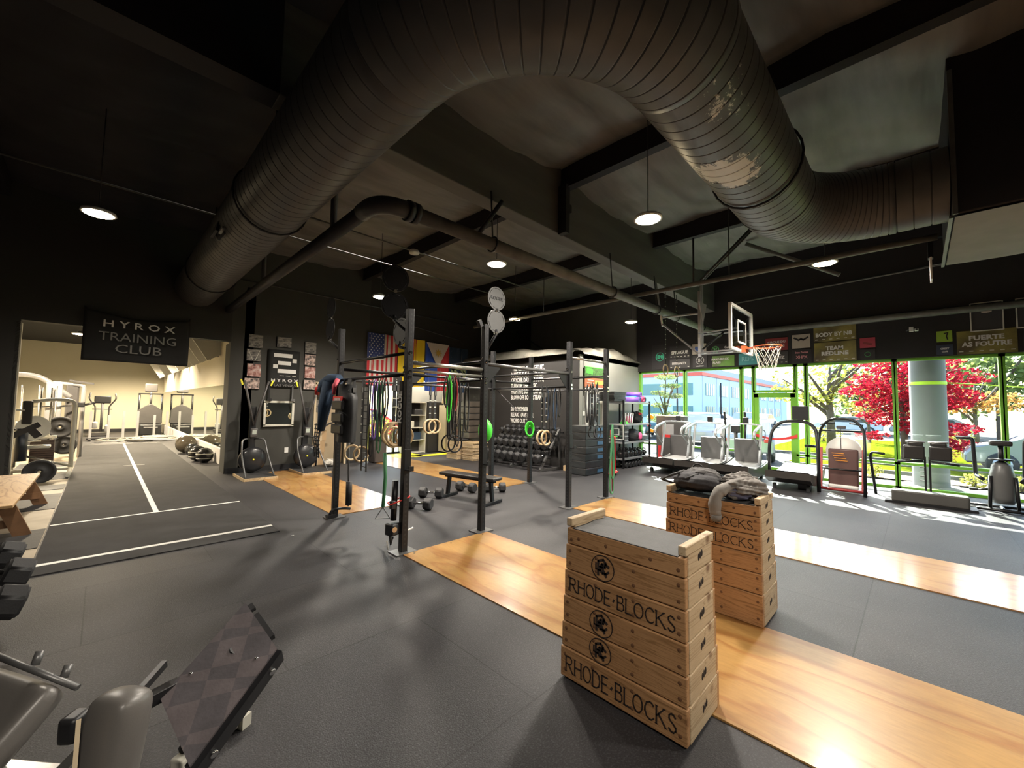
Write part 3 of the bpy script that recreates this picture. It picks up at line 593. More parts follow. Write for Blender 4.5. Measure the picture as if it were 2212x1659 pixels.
# wall-ball targets on the uprights: angled arm and two discs
def target(x, y, ax, zs, hang, mm='target_gray', dark=False):
    r = .165; nx = Vector(ax)
    for i, z in enumerate(zs):
        b = MB(); c = Vector((x-4.56, y-5.1, z)); b.cyl(c-nx*.006, c+nx*.006, r, 28); o = b.build('ball_target_disc', mm, rig)
        b = MB(); side = Vector((-ax[1], ax[0], 0)).normalized()
        for a0 in (.3, 1.3, 2.4, 3.5, 4.5, 5.5):
            b.tube([c-nx*.008+(side*math.cos(a)+Vector((0, 0, 1))*math.sin(a))*r*.86 for a in (a0, a0+.35, a0+.7)], .003, 4)
        b.build('disc_slot', 'black_plastic', o)
        if i and not dark: text('ROGUE', .07, frame(Vector((x, y, z))-nx*.009, (1, 0, 0), (0, 0, 1)), 'disc_lettering', 'black_metal', o, False).data.transform(Matrix.Translation((-4.56, -5.1, 0)))
        b = MB(); b.cyl(c-nx*.02+Vector((0, 0, -r)), c+nx*.02+Vector((0, 0, -r)), .02, 10); b.build('target_bolt', 'chrome', o)
    b = MB(); z0 = zs[0]-r; h = Vector(hang)-Vector((4.56, 5.1, 0)); b.tube([h, (x-4.56, y-5.1, z0-.02), (x-4.56, y-5.1, z0+.05)], .02, 8); b.build('target_arm', 'gunmetal', rig)
target(3.80, 4.12, (0, 1, 0), (2.83, 3.15), (3.64, 4.12, 2.42))
target(2.46, 6.50, (1, 0, 0), (2.82, 3.15), (2.46, 6.08, 2.45), 'black_metal', True)
target(2.46, 4.50, (.3, 1, 0), (2.86, 3.2), (2.46, 4.18, 2.5), 'black_metal', True)
target(2.46, 4.34, (1, 0, 0), (2.52,), (2.46, 4.18, 2.3))
b = MB(); b.bar((-1.06+.04, -.96, 2.75-.03), (-1.06, -.96, 3.3-.5), .06, .05); b.build('post_cap', 'gunmetal', rig)

# J-hooks on the uprights
def jhook(x, y, z, label, s=-1):
    t = thing('j_hook', label, 'hook', (x, y, z)); b = MB(); b.box((0, s*.045, 0), (.085, .012, .26), bev=.003); b.box((0, s*.085, -.1), (.06, .09, .014)); b.box((0, s*.125, -.08), (.06, .014, .05)); b.build('hook_body', 'gunmetal', t)
jhook(3.62, 4.14, .98, 'steel barbell hook on the centre upright below the green ball'); jhook(5.52, 4.14, 1.08, 'steel barbell hook on the upright in front of the crash pads')
jhook(2.46, 4.14, 1.02, 'steel barbell hook on the front left upright of the rig')

# ================================================================ gymnastic rings, bands
def ringset(x, y, zt, zb, label, m='birch', dx=.0, dy=.16, r=.115, cnt=2, axis='x', strap='black_rubber', group=None, th=.015):
    t = thing('gymnastic_rings', label, 'gymnastic rings', (x, y, zt), 0, group)
    for k in range(cnt):
        ox, oy = dx*k, dy*k; h = zt-zb; b = MB(); c = Vector((ox, oy, -h))
        ax = (1, 0, 0) if axis == 'x' else (0, 1, 0)
        pts = arc(c, r, 0, 2*PI, 24, ax, (0, 0, 1))[:-1]; b.tube(pts, th, 8, close=True); o = b.build('ring', m, t)
        b = MB(); b.box((ox, oy, (-h+r)/2+.02), (.034, .006, h-r+.05)) if axis == 'x' else b.box((ox, oy, (-h+r)/2+.02), (.006, .034, h-r+.05))
        s_ = b.build('strap', strap, t)
        b = MB(); q = -.25
        while q > -h+r+.1:
            b.box((ox, oy, q), (.036, .008, .014) if axis == 'x' else (.008, .036, .014)); q -= .11
        b.build('strap_mark', 'offwhite', s_)['kind'] = 'stuff'
        b = MB(); b.box((ox, oy, -.12), (.045, .03, .07)); b.build('buckle', 'gray_metal', t)
    return t
ringset(9.13, 4.1, 4.4, 2.56, 'pair of wooden rings on long straps in front of the windows', dx=.62, dy=0, r=.12)
ringset(2.6, 4.6, 1.98, 1.28, 'large wooden rings hanging left of the front left rig upright', dx=0, dy=.1, r=.14, axis='x', th=.018)
ringset(2.75, 4.95, 1.98, 1.22, 'cluster of wooden rings hanging behind the front left rig upright', dx=.1, dy=.03, r=.13, cnt=3)
ringset(2.46, 5.55, 1.96, .98, 'two small wooden rings hanging beside the weight vest', dx=.02, dy=-.24, r=.1)
ringset(3.62, 4.75, 1.98, 1.1, 'slim black rings hanging left of the centre upright', 'black_metal', dx=0, dy=.16, r=.12, axis='x', th=.012)
ringset(4.05, 6.05, 1.98, 1.28, 'wooden rings hanging right behind the green ball', dx=.1, dy=0, r=.12, th=.017)
ringset(5.42, 4.55, 1.98, 1.12, 'wooden rings hanging left of the upright before the crash pads', dx=.02, dy=.12, r=.12, axis='x', th=.018)
ringset(6.62, 4.3, 2.1, 1.2, 'black rings hanging in front of the stacked crash pads', 'black_metal', dx=0, dy=.12, r=.12, th=.011)
def bands(x, y, zt, label, n, cols, spread=(.03, 0), L=(.7, 1.0), group=None, name='resistance_band', w=.034):
    for k in range(n):
        t = MB(); l = L[0]+(L[1]-L[0])*((k*.37) % 1); cx, cy = spread[0]*k, spread[1]*k
        pts = [(0, 0, 0), (-.022, .008, -.1), (-.03, .01, -l*.5), (-.02, 0, -l+.04), (0, 0, -l), (.02, 0, -l+.04), (.03, -.01, -l*.5), (.022, -.008, -.1)]
        t.tube(pts, w*.3, 6, close=True); o = t.build(name, cols[k % len(cols)]); o.location = (x+cx, y+cy, zt); tag(o, label, 'resistance band', group)
bands(2.46, 4.65, 1.99, 'looped dark exercise band hanging in the bundle beside the lettered rig plate', 6, ['black_rubber', 'black_rubber', 'green_band', 'black_rubber', 'purple'], (.0, .07), (.5, 1.1), 'bands on the left rig bar')
bands(3.0, 4.14, 2.03, 'looped band hanging from the front bar under the flags', 5, ['black_rubber', 'lime', 'black_rubber', 'dark_red'], (.045, 0), (.4, .9), 'bands under the flags')
bands(3.62, 4.5, 1.99, 'looped black band hanging left of the centre upright with the black rings', 5, ['black_rubber', 'black_rubber', 'gray_rubber'], (.0, .1), (.7, 1.0), 'bands left of the centre upright')
bands(5.52, 4.35, 1.99, 'looped dark band hanging in the bundle left of the upright before the crash pads', 4, ['black_rubber', 'navy'], (0, .09), (.5, 1.1), 'bands before the crash pads')
bands(6.66, 4.35, 2.1, 'looped black band hanging in front of the office door', 4, ['black_rubber'], (0, .07), (.7, .95), 'bands before the office door', w=.05)
for k, (lab, l, dx, m) in enumerate((('long green loop band hanging on the right rear foot upright, longest one', 1.28, 0, 'green_band'), ('shorter green loop band hanging inside the longest green one', 1.0, .03, 'green_band'))):
    b = MB(); pts = [(0, 0, 0), (-.03, .0, -l*.3), (-.07, 0, -l*.7), (-.06, 0, -l+.06), (0, 0, -l), (.05, 0, -l+.05), (.05, 0, -l*.7), (.02, 0, -l*.3)]
    b.tube(rounded(pts+[pts[0]], .1)[:-1], .014, 6, close=True); o = b.build('resistance_band', m); o.location = (6.74+dx, 4.06, 1.34); tag(o, lab, 'resistance band')
b = MB(); b.tube([(-.02, 0, 0), (0, 0, -.4), (.04, 0, -.9), (.05, 0, -1.15)], .012, 6); o = b.build('jump_rope', 'red'); o.location = (6.78, 4.1, 1.25); tag(o, 'red handled rope hanging beside the green loop bands', 'jump rope')
# green balls / coils
b = MB(); b.ball((0, 0, 0), .16, 18, sc=(.55, .75, 1)); o = b.build('exercise_ball', 'lime'); o.location = (3.80, 4.30, 1.31); tag(o, 'bright green rounded ball pushed behind the centre rig upright', 'ball')
t = thing('coiled_rope', 'coil of bright green rope hanging on the rear middle upright', 'rope', (5.6, 5.1, 1.25))
for k in range(4):
    b = MB(); b.tube(arc((.015*k, .012*k, -.02*k), .13-.01*k, 0, 2*PI, 20, (.5, -.35, 0), (0, 0, 1))[:-1], .014, 6, close=True); b.build('rope_loop', 'lime', t)
b = MB(); b.tube([(0, 0, .1), (-.05, .9, .75)], .006, 5); b.build('hang_cord', 'black_rubber', t)

# weight vests and clothing hung on the left upright
t = thing('weight_vest', 'black weight vest with red name patch hanging on the left rig bar', 'weight vest', (2.42, 5.7, 1.98))
def vest(u, v):
    a = 2*PI*u; w = .20+.03*math.sin(PI*v)-.06*(v > .85); return Vector((.11*math.cos(a)*(1+.2*math.sin(3*a)), -w*math.sin(a)*(1-.2*max(0, v-.75)), -.86+.80*v))
b = MB(); b.grid(28, 14, vest); b.build('vest_body', 'black_rubber', t, doubles=True)
for z in (-.35, -.52, -.68):
    b = MB(); b.box((-.115, 0, z), (.05, .34, .13), bev=.02); b.build('pouch', 'black_plastic', t)
for s in (-.11, .11):
    b = MB(); b.bar((-.05, s, -.15), (.02, s*.6, .02), .06, .02); b.build('shoulder_strap', 'black_rubber', t)
b = MB(); b.box((-.125, 0, -.27), (.012, .30, .085), bev=.003); o = b.build('name_patch', 'red', t)
b = MB()
for k in range(5): b.box((-.133, -.09+k*.045, -.27), (.004, .025, .04))
b.build('patch_lettering', 'white', o)
t = thing('jacket', 'dark jacket with red sleeve end slung over the left rig bar', 'jacket', (2.36, 6.0, 2.0))
b = MB(); b.tube([(.05, -.05, 0), (-.02, .1, .0), (-.05, .25, -.06), (-.06, .36, -.16)], [.08, .09, .08, .05], 10); b.tube([(-.02, .1, -.02), (-.04, .22, -.4), (-.05, .30, -.75)], [.1, .09, .05], 10); b.build('jacket_body', 'navy', t)
b = MB(); b.tube([(-.06, .33, -.10), (-.08, .42, -.14), (-.08, .44, -.22)], [.05, .045, .03], 8); b.build('sleeve_end', 'red', t)
b = MB(); b.tube([(0, -.12, 0), (-.05, -.14, -.1), (-.05, -.12, -.22)], [.03, .035, .02], 8); b.build('glove', mat('rose', (.6, .08, .12), .6), t)
t = thing('agility_ladder', 'black webbing ladder hanging curved beside the weight vest', 'ladder', (2.3, 6.3, 1.35))
b = MB()
for s in (0, .085, .17): b.tube([(0, s, 0), (-.02, s+.01, -.25), (-.02, s-.04, -.5)], .008, 5)
for k in range(9): b.box((-.015, .085-.01*k*.4, -.02-.058*k), (.012, .19, .022))
b.build('webbing', 'black_rubber', t)
t = thing('rope_ladder', 'narrow black strap ladder hanging right of the weight vest', 'strap', (2.46, 5.25, 1.97))
b = MB(); b.box((0, 0, -.6), (.006, .035, 1.2)); b.box((0, -.14, -.6), (.006, .035, 1.2)); b.build('strap_run', 'black_rubber', t)
b = MB()
for k in range(13): b.box((0, -.07, -.06-.09*k), (.008, .14, .01))
b.build('rung', 'gray_rubber', t)
t = thing('landmine_post', 'black landmine handle with grey pole standing at the left upright foot', 'landmine', (2.56, 5.98, .012))
b = MB(); b.cyl((.06, -.02, .14), (.03, 0, 1.3), .013, 8); b.build('pole', 'gray_metal', t)
b = MB(); b.cyl((.062, -.02, .16), (.058, -.02, .50), .045, 14); b.build('grip', 'black_plastic', t)
b = MB(); b.tube(rounded([(-.2, .02, .02), (-.16, .02, .12), (-.02, 0, .12), (.09, -.02, .10)], .05), .02, 8); b.box((-.17, .02, .03), (.12, .1, .04)); b.build('bracket', 'black_metal', t)
t = thing('landmine_attachment', 'black barbell sleeve holder with red band strapped to the front left upright', 'landmine', (2.36, 4.19, 0))
b = MB(); b.cyl((0, 0, .36), (.01, .0, .80), .034, 14); b.build('sleeve', 'black_metal', t)
b = MB(); b.box((-.01, -.01, .27), (.13, .12, .13), (0, 0, .3), bev=.02); b.tube([(-.04, 0, .22), (-.02, 0, .1), (0, 0, .18)], .015, 6); b.build('hinge', 'black_plastic', t)
b = MB(); b.cyl((-.03, -.075, .28), (-.03, -.09, .28), .03, 14); b.build('hinge_bolt', 'chrome', t)
b = MB(); b.tube(rounded([(-.07, -.05, .55), (.06, -.06, .58), (.155, -.1, .62), (.15, -.01, .62), (.05, .03, .58), (-.06, .05, .55), (-.07, -.05, .55)], .04), .008, 6); b.build('red_band', 'red', t)
b = MB(); b.box((-.03, -.03, .54), (.06, .05, .09), bev=.01); b.build('clip', 'black_plastic', t)
b = MB(); b.tube([(-.06, .02, .14), (-.05, .0, .05)], .009, 6); b.tube([(.13, 0, .2), (.24, -.03, .24)], .009, 6); b.build('white_pin', 'white', t)
t = thing('stirrup_handle', 'triangular cable handle on a dark strap behind the front left upright', 'handle', (2.5, 4.7, .25))
b = MB(); b.tube([(0, 0, .14), (-.07, .05, 0), (.07, -.05, 0), (0, 0, .14)], .009, 6); b.build('handle_frame', 'gray_metal', t)
b = MB(); b.tube([(0, 0, .14), (.02, 0, .5), (0, 0, .8)], .022, 8); b.build('strap', 'green_band', t)

# ================================================================ flat bench and dumbbells
t = thing('flat_bench', 'black flat workout bench standing inside the rig', 'bench', (4.62, 5.62, 0), math.radians(-78))
b = MB(); b.box((0, 0, .425), (1.22, .27, .055), bev=.018); b.build('seat_pad', 'black_vinyl', t)
b = MB(); b.box((0, 0, .385), (1.1, .06, .05)); b.build('frame_rail', 'gunmetal', t)
for x, s in ((-.5, -.04), (.5, .04)):
    b = MB(); b.bar((x-s, 0, .37), (x, 0, .04), .06, .05); b.box((x, 0, .028), (.07, .5, .05), bev=.006); b.build('leg', 'gunmetal', t)
def hexprism(b, c, r, w, ax, mi=0):
    c = Vector(c); ax = Vector(ax).normalized(); u = ax.cross(Vector((0, 0, 1))).normalized(); v = Vector((0, 0, 1))
    M = Matrix((u, v, u.cross(v))).transposed().to_4x4(); M.translation = c-u.cross(v)*w/2
    b.prism([(r*math.cos(PI/6+k*PI/3), r*math.sin(PI/6+k*PI/3)) for k in range(6)], w, M, mi, bev=r*.14)
def dumbbell(loc, rz, label, s=1., group=None, cat='dumbbell', nm='dumbbell'):
    t = thing(nm, label, cat, loc, rz, group); r = .083*s
    for sx in (-1, 1):
        b = MB(); hexprism(b, (sx*.125*s, 0, r*.97), r, .105*s, (1, 0, 0)); b.build('hex_head', 'black_rubber', t)
    b = MB(); b.tube([(-.08*s, 0, r*.97), (-.03*s, 0, r*.97), (0, 0, r*.97), (.03*s, 0, r*.97), (.08*s, 0, r*.97)], [.014*s, .017*s, .0185*s, .017*s, .014*s], 10); b.build('handle', 'chrome', t); return t
dumbbell((4.22, 6.2, 0), math.radians(-52), 'black hex dumbbell on the floor left of the flat bench, farther one', 1.2)
dumbbell((3.62, 5.64, 0), math.radians(-58), 'black hex dumbbell on the floor nearest the front left upright', 1.2)
dumbbell((5.02, 6.2, 0), math.radians(-78), 'black hex dumbbell tucked under the flat bench', 1.2)
dumbbell((5.42, 5.82, 0), math.radians(-35), 'black hex dumbbell at the foot of the rear upright, right of the bench', 1.15)

# ================================================================ wooden plyometric block stacks
GL = {'R': [[(0, 0), (0, 1)], [(0, 1), (.42, 1), (.55, .88), (.55, .66), (.42, .52), (0, .52)], [(.25, .52), (.68, 0)]],
 'H': [[(0, 0), (0, 1)], [(.62, 0), (.62, 1)], [(0, .53), (.62, .53)]], 'O': [[(.36+.36*math.cos(a), .5+.5*math.sin(a)) for a in [2*PI*i/16 for i in range(17)]]],
 'D': [[(0, 0), (0, 1), (.3, 1), (.55, .85), (.64, .5), (.55, .15), (.3, 0), (0, 0)]], 'E': [[(.5, 0), (0, 0), (0, 1), (.5, 1)], [(0, .53), (.4, .53)]],
 'B': [[(0, 0), (0, 1), (.36, 1), (.47, .88), (.47, .68), (.36, .54), (0, .54)], [(.36, .54), (.54, .42), (.54, .14), (.4, 0), (0, 0)]], 'L': [[(0, 1), (0, 0), (.5, 0)]],
 'C': [[(.66, .84), (.52, .97), (.36, 1), (.14, .9), (.01, .6), (.01, .4), (.14, .1), (.36, 0), (.52, .03), (.66, .16)]], 'K': [[(0, 0), (0, 1)], [(.55, 1), (.02, .46)], [(.15, .6), (.66, 0)]],
 'S': [[(.48, .84), (.36, .97), (.2, 1), (.05, .88), (.05, .68), (.2, .55), (.36, .45), (.5, .32), (.5, .14), (.34, 0), (.16, .02), (.02, .16)]]}
GW = {'R': .68, 'H': .62, 'O': .72, 'D': .64, 'E': .5, 'B': .54, 'L': .5, 'C': .66, 'K': .66, 'S': .52}
SER = {'R': [(0, 0), (0, 1), (.68, 0)], 'H': [(0, 0), (0, 1), (.62, 0), (.62, 1)], 'D': [(0, 0), (0, 1)], 'E': [(0, 0), (0, 1)], 'B': [(0, 0), (0, 1)], 'L': [(0, 0), (0, 1)], 'K': [(0, 0), (0, 1), (.66, 0), (.55, 1)]}
def carved(b, word, M, h, W):
    tot = sum(GW.get(c, .28)+.2 for c in word)-.2; k = W/(tot*h); x = 0
    for c in word:
        if c == '.':
            b.ribbon([((x+.1)*h*k, .44*h), ((x+.17)*h*k, .56*h)], h*.13, M); x += .48; continue
        for pl in GL[c]: b.ribbon([((x+p[0])*h*k, p[1]*h) for p in pl], h*.075 if len(pl) > 3 else h*.085, M)
        for (sx, sy) in SER.get(c, []): b.ribbon([((x+sx-.09)*h*k, sy*h), ((x+sx+.09)*h*k, sy*h)], h*.035, M)
        x += GW[c]+.2
def block_stack(cx0, cy0, zs, marks, tag_, dx=.45, dy=.775, top=True, taper=.0):
    """near lower corner at (cx0, cy0); long face looks to -X, short face to -Y"""
    n = len(zs)-1
    for i in range(n):
        z0, z1 = zs[i], zs[i+1]; h = z1-z0-.004; f = i/(n-1); topmost = i == n-1
        ox = .007*i; w = dx-.012*i; l = dy-.007*i; c = (cx0+ox+w/2, cy0+.004*i+l/2)
        pos = ['lowest', 'second from the bottom', 'third from the bottom', 'fourth from the bottom', 'second from the top', 'topmost'][i]
        mk = {'T': 'dark lettering', 'M': 'round monogram', '': 'plain face'}[marks[i]]
        t = thing('plyo_block', '%s wooden block of the %s, %s' % (pos, tag_, mk), 'wooden block', (c[0], c[1], z0))
        hh = h-.0 if not topmost else h-.035
        for s in (-1, 1):
            b = MB(); b.box((s*(w/2-.019), 0, hh/2), (.038, l-.004, hh), bev=.006); b.build('long_board', 'pine', t)
            b = MB(); eh = h if not topmost else h+.0; b.box((0, s*(l/2-.018), eh/2), (w-.076, .038, eh), bev=.004); b.build('end_board', 'pine_end', t)
        if topmost:
            b = MB(); b.box((0, 0, hh-.022), (w-.01, l-.075, .03), bev=.004); b.build('top_board', 'plywood', t)
            b = MB(); b.grid(10, 20, lambda u, v: Vector(((u-.5)*(w-.01), (v-.5)*(l-.078), hh+.004+.006*math.sin(7*u+3*v)*math.sin(PI*u)))); b.box((0, 0, hh-.006), (w-.004, l-.08, .018)); b.build('rubber_top', 'gray_rubber', t)
            for s in (-1, 1):
                b = MB(); b.box((0, s*(l/2-.017), h-.0), (w-.002, .042, .05), bev=.006); b.build('end_rail', 'pine_end', t)
        b = MB(); M = frame((-w/2-.0015, l/2, 0), (0, -1, 0), (0, 0, 1))   # x runs towards -Y, seen from -X side
        plugs = [(.035, .28), (.035, .78), (l*.30, .3), (l*.30, .8), (l*.62, .25), (l*.62, .75), (l-.035, .25), (l-.035, .78)] if not topmost else [(.035, .3), (.09, .45), (l*.38, .5), (l*.75, .5), (l-.035, .35)]
        for (px, pz) in plugs: b.lathe([(.0105, 0), (.008, .0012), (0, .0014)], M @ Vector((px, pz*hh, 0)), 10, rot=(0, -PI/2, 0))
        b.build('screw_plug', mat('plug', (.14, .065, .03), .6), t)['kind'] = 'stuff'
        b = MB()
        for k in range(3): b.ball((-.022+.022*k, -l/2-.0002, h*.55+.006*(k-1)), .021, 12, sc=(.55, .2, 1.0))
        b.build('hand_hole', mat('carved', (.02, .012, .01), .8), t)
        if marks[i] == 'T':
            b = MB(); M2 = frame((-w/2-.0012, l/2-.045, h*.24), (0, -1, 0), (0, 0, 1)); carved(b, 'RHODE.BLOCKS', M2, h*.50, l-.10); b.build('lettering', 'carved', t)
        if marks[i] == 'M':
            rr = min(.075, h*.50); M2 = frame((-w/2-.0012, l*.14, h*.5), (0, -1, 0), (0, 0, 1)); b = MB()
            b.ribbon([(rr*math.cos(a), rr*.96*math.sin(a)) for a in [2*PI*i_/28 for i_ in range(29)]], .0045, M2)
            q = rr*.52
            b.ribbon([(-q*.75, -q*1.1), (-q*.75, q*.9), (q*.1, q*1.25), (q*.55, q*.8), (q*.4, q*.2), (-q*.3, q*.1)], q*.33, M2); b.ribbon([(-q*.1, q*.1), (q*.6, -q*1.1)], q*.33, M2)
            b.ribbon([(q*1.05, q*.35), (q*.6, q*.6), (-q*.1, q*.55), (-q*.45, q*.1), (-q*.4, -q*.4), (0, -q*.75), (q*.6, -q*.7), (q*1.0, -q*.35)], q*.33, M2)
            b.ribbon([(-q*1.15, q*.5), (-q*1.15, -q*.35), (-q*.55, -q*.45)], q*.22, M2); b.build('monogram', 'carved', t)
block_stack(2.075, .830, [0.012, .19, .335, .49, .645, .80, .935], ['T', 'M', 'M', 'T', 'M', ''], 'nearest block stack')
block_stack(3.60, .868, [0.012, .25, .405, .545, .685, .825, .945], ['', '', '', 'T', 'T', ''], 'farther block stack')

# backpack and jacket on the far stack
t = thing('backpack', 'black backpack lying on the farther block stack', 'backpack', (3.84, 1.42, .925))
def blobf(b, c, sx, sy, sz, wr, n=28, seed=0, flat=.0):
    c = Vector(c)
    def fn(u, v):
        a = 2*PI*u; p = PI*(v-.5); d = Vector((math.cos(a)*math.cos(p), math.sin(a)*math.cos(p), math.sin(p)))
        k = 1+wr*(math.sin(5*d.x+seed)*math.sin(4*d.y+seed*2)+.5*math.sin(11*d.x+7*d.y+seed)+.35*math.sin(17*d.z+9*d.x+seed*3)+.25*math.sin(23*d.y-15*d.x))
        q = Vector((d.x*sx*k, d.y*sy*k, d.z*sz*k)); q.z = max(q.z, -sz*(1-flat)) ; return c+q
    b.grid(n*2, n, fn)
b = MB(); blobf(b, (0, 0, .085), .19, .2, .10, .07, seed=1, flat=.15); b.build('main_bag', mat('bag_fabric', (.022, .02, .024), .75, 0, .3, 10, .4, 30), t, doubles=True)
b = MB(); blobf(b, (.02, -.02, .13), .13, .14, .075, .08, seed=4); b.build('front_pocket', mat('bag_gray', (.09, .085, .085), .8, 0, .3, 10, .4, 30), t, doubles=True)
for s in (-.1, .06):
    b = MB(); b.tube([(-.02, .18+s*.2, .03), (-.15, .22+s, .08), (-.17, .12+s, .13), (-.05, .05+s, .17)], .012, 6); b.build('strap', 'black_rubber', t)
b = MB(); b.tube(arc((.03, .02, .185), .045, 0, PI, 8, (0, 1, 0), (0, 0, 1)), .008, 6); b.build('carry_handle', 'gray_rubber', t)
t = thing('jacket', 'crumpled grey jacket on the farther block stack with one sleeve hanging over its edge', 'jacket', (3.86, 1.06, .92))
gy = mat('jacket_gray', (.20, .185, .17), .85, 0, .15, 8, .35, 18)
b = MB(); blobf(b, (.02, .0, .075), .20, .16, .09, .16, seed=2, flat=.1, n=36); b.build('jacket_body', gy, t, doubles=True)
b = MB(); blobf(b, (.05, .03, .13), .12, .12, .06, .18, seed=7); b.build('jacket_fold', gy, t, doubles=True)
b = MB(); blobf(b, (-.08, .04, .05), .1, .13, .06, .12, seed=5); b.build('lining', mat('lining', (.12, .125, .2), .6, 0, .2, 8, .3, 14), t, doubles=True)
b = MB(); P = rounded([(.02, -.02, .12), (-.12, .06, .10), (-.22, .10, .08), (-.285, .13, .03), (-.285, .14, -.06), (-.285, .13, -.13)], .06, 5); b.tube([Vector(p) for p in P], [.046+.004*math.sin(i*.7) for i in range(len(P))], 16); b.build('sleeve', gy, t)
b = MB(); b.tube([(-.285, .13, -.12), (-.285, .13, -.17)], [.044, .036], 14); b.build('cuff', mat('cuff', (.15, .14, .13), .9), t)
# ================================================================ foreground leg machine (bottom left)
t = thing('leg_press_bench', 'grey vinyl padded bench machine with tilted foot plate in the near left corner', 'weight machine', (.2, 2.35, 0))
A, B_, C_ = Vector((.57, 2.478, .62)), Vector((.636, 2.162, .5)), Vector((.23, 2.261, .42)); D_ = B_+(C_-A)
nrm = (B_-A).cross(C_-A).normalized(); nrm = nrm if nrm.z > 0 else -nrm
ctr = (A+B_+C_+D_)/4; ux = (B_-A).normalized(); uy = nrm.cross(ux).normalized(); Rm = Matrix((ux, uy, nrm)).transposed()
def plate_mat():
    m = mat('diamond_plate', (.10, .09, .095), .55, .2, .3, 8, .15, 60).copy(); m.name = 'worn_plate'; n = m.node_tree.nodes; l = m.node_tree.links; b = n['Principled BSDF']; old = b.inputs['Base Color'].links[0].from_socket
    tc = n.new('ShaderNodeTexCoord'); mp = n.new('ShaderNodeMapping'); mp.inputs['Rotation'].default_value = (0, 0, .45); mp.inputs['Scale'].default_value = (9, 9, 9); l.new(tc.outputs['Object'], mp.inputs[0])
    c = n.new('ShaderNodeTexChecker'); c.inputs['Scale'].default_value = 1.; c.inputs['Color1'].default_value = (.85, .85, .9, 1); c.inputs['Color2'].default_value = (1.35, 1.25, 1.25, 1); l.new(mp.outputs[0], c.inputs[0])
    mu = n.new('ShaderNodeMixRGB'); mu.blend_type = 'MULTIPLY'; mu.inputs[0].default_value = .8; l.new(old, mu.inputs[1]); l.new(c.outputs[0], mu.inputs[2]); l.new(mu.outputs[0], b.inputs['Base Color']); MATS['worn_plate'] = m
plate_mat()
w_, l_ = (B_-A).length, (C_-A).length
b = MB(); b._new([A, B_, D_, C_, A-nrm*.022, B_-nrm*.022, D_-nrm*.022, C_-nrm*.022], [(0, 1, 2, 3), (4, 7, 6, 5), (0, 4, 5, 1), (1, 5, 6, 2), (2, 6, 7, 3), (3, 7, 4, 0)]); fp = b.build('foot_plate', 'worn_plate', t, world=True)
b = MB(); b.bar(B_-nrm*.045, D_-nrm*.045, .05, .07, up=nrm); b.build('side_channel', 'black_metal', t, world=True)
for f in (.13, .82):
    b = MB(); p = B_.lerp(D_, f)-nrm*.045+ux*.026; b.cyl(p, p+ux*.012, .014, 12); b.build('bolt', 'chrome', t, world=True)
for (f, g) in ((.2, .82), (.72, .12)):
    b = MB(); p = A.lerp(B_, g)+(C_-A)*f; b.ball(p, .009, 8, sc=(1, 1, .5)); b.build('rivet', 'chrome', t, world=True)
b = MB(); b.bar(A.lerp(B_, .25)-nrm*.03, A.lerp(B_, .75)-nrm*.03, .05, .03, up=nrm); b.box(A.lerp(B_, .1)-nrm*.02, (.04, .05, .02), Rm); b.build('hinge_tab', 'black_plastic', t, world=True)
b = MB(); b.tube([(.5, 2.28, .5), (.42, 2.36, .25), (.35, 2.42, .06)], .03, 10); b.build('strut', 'black_metal', t, world=True)
b = MB(); b.box((.44, 2.44, .035), (.30, .07, .05), (0, 0, .5), bev=.01); b.box((.58, 2.50, .03), (.05, .09, .06), (0, 0, .5)); b.build('floor_foot', 'offwhite', t, world=True)
b = MB(); b.bar((.30, 2.31, .42), (.05, 2.2, .43), .05, .05, bev=.004); b.bar((.25, 2.37, .50), (.14, 2.22, .47), .022, .03); b.build('plate_arm', 'black_metal', t, world=True)
dv = Vector((-.55, -.32, .0)).normalized(); 
def pad(c, d, ex, nm, tilt, bev=.05):
    b = MB(); b.box((0, 0, 0), d, bev=bev); b.bm.transform(Matrix.LocRotScale(Vector(c), Euler(ex), None))
    for f in b.bm.faces: f.smooth = True
    o = b.build(nm, 'black_vinyl_gray', t, world=True); m = o.modifiers.new('s', 'SUBSURF'); m.levels = 1; m.render_levels = 2; return o
mat('black_vinyl_gray', (.12, .112, .105), .36, 0, .15, 3, .05, 200)
VW = Vector((.70, .715, 0))
def padb(c, d, ux, uy, nm, bev):
    ux = Vector(ux).normalized(); uy = Vector(uy); uy = (uy-ux*uy.dot(ux)).normalized(); R_ = Matrix((ux, uy, ux.cross(uy))).transposed()
    b = MB(); b.box((0, 0, 0), d, bev=bev); b.bm.transform(Matrix.Translation(Vector(c)) @ R_.to_4x4())
    for f in b.bm.faces: f.smooth = True
    o = b.build(nm, 'black_vinyl_gray', t, world=True); m = o.modifiers.new('s', 'SUBSURF'); m.levels = 1; m.render_levels = 2; return o
padb((-.28, 2.48, .475), (.62, .30, .11), (.449, -.892, .049), (.651, .365, .665), 'seat_pad', .05)
padb((.085, 2.115, .375), (.19, .40, .17), (.62, -.76, .02), (.10, .20, .96), 'roller_pad', .07)
b = MB(); b.bar((-.002, 2.045, .565), (-.004, 1.95, .30), .012, .012); b.build('pad_piping', 'beige', t, world=True)
b = MB(); b.tube([(-.26, 2.50, .70), (-.01, 2.25, .575)], .011, 10); b.tube([(-.13, 2.40, .64), (-.12, 2.42, .68)], .014, 8); b.tube([(-.05, 2.31, .60), (-.04, 2.33, .635)], .014, 8); b.build('upper_rail', 'gray_metal', t, world=True)
b = MB(); b.bar((-.30, 2.42, .36), (-.03, 2.19, .31), .05, .045, bev=.005); b.bar((-.04, 2.20, .33), (.03, 2.16, .42), .03, .03); b.build('lower_rail', 'steel', t, world=True)
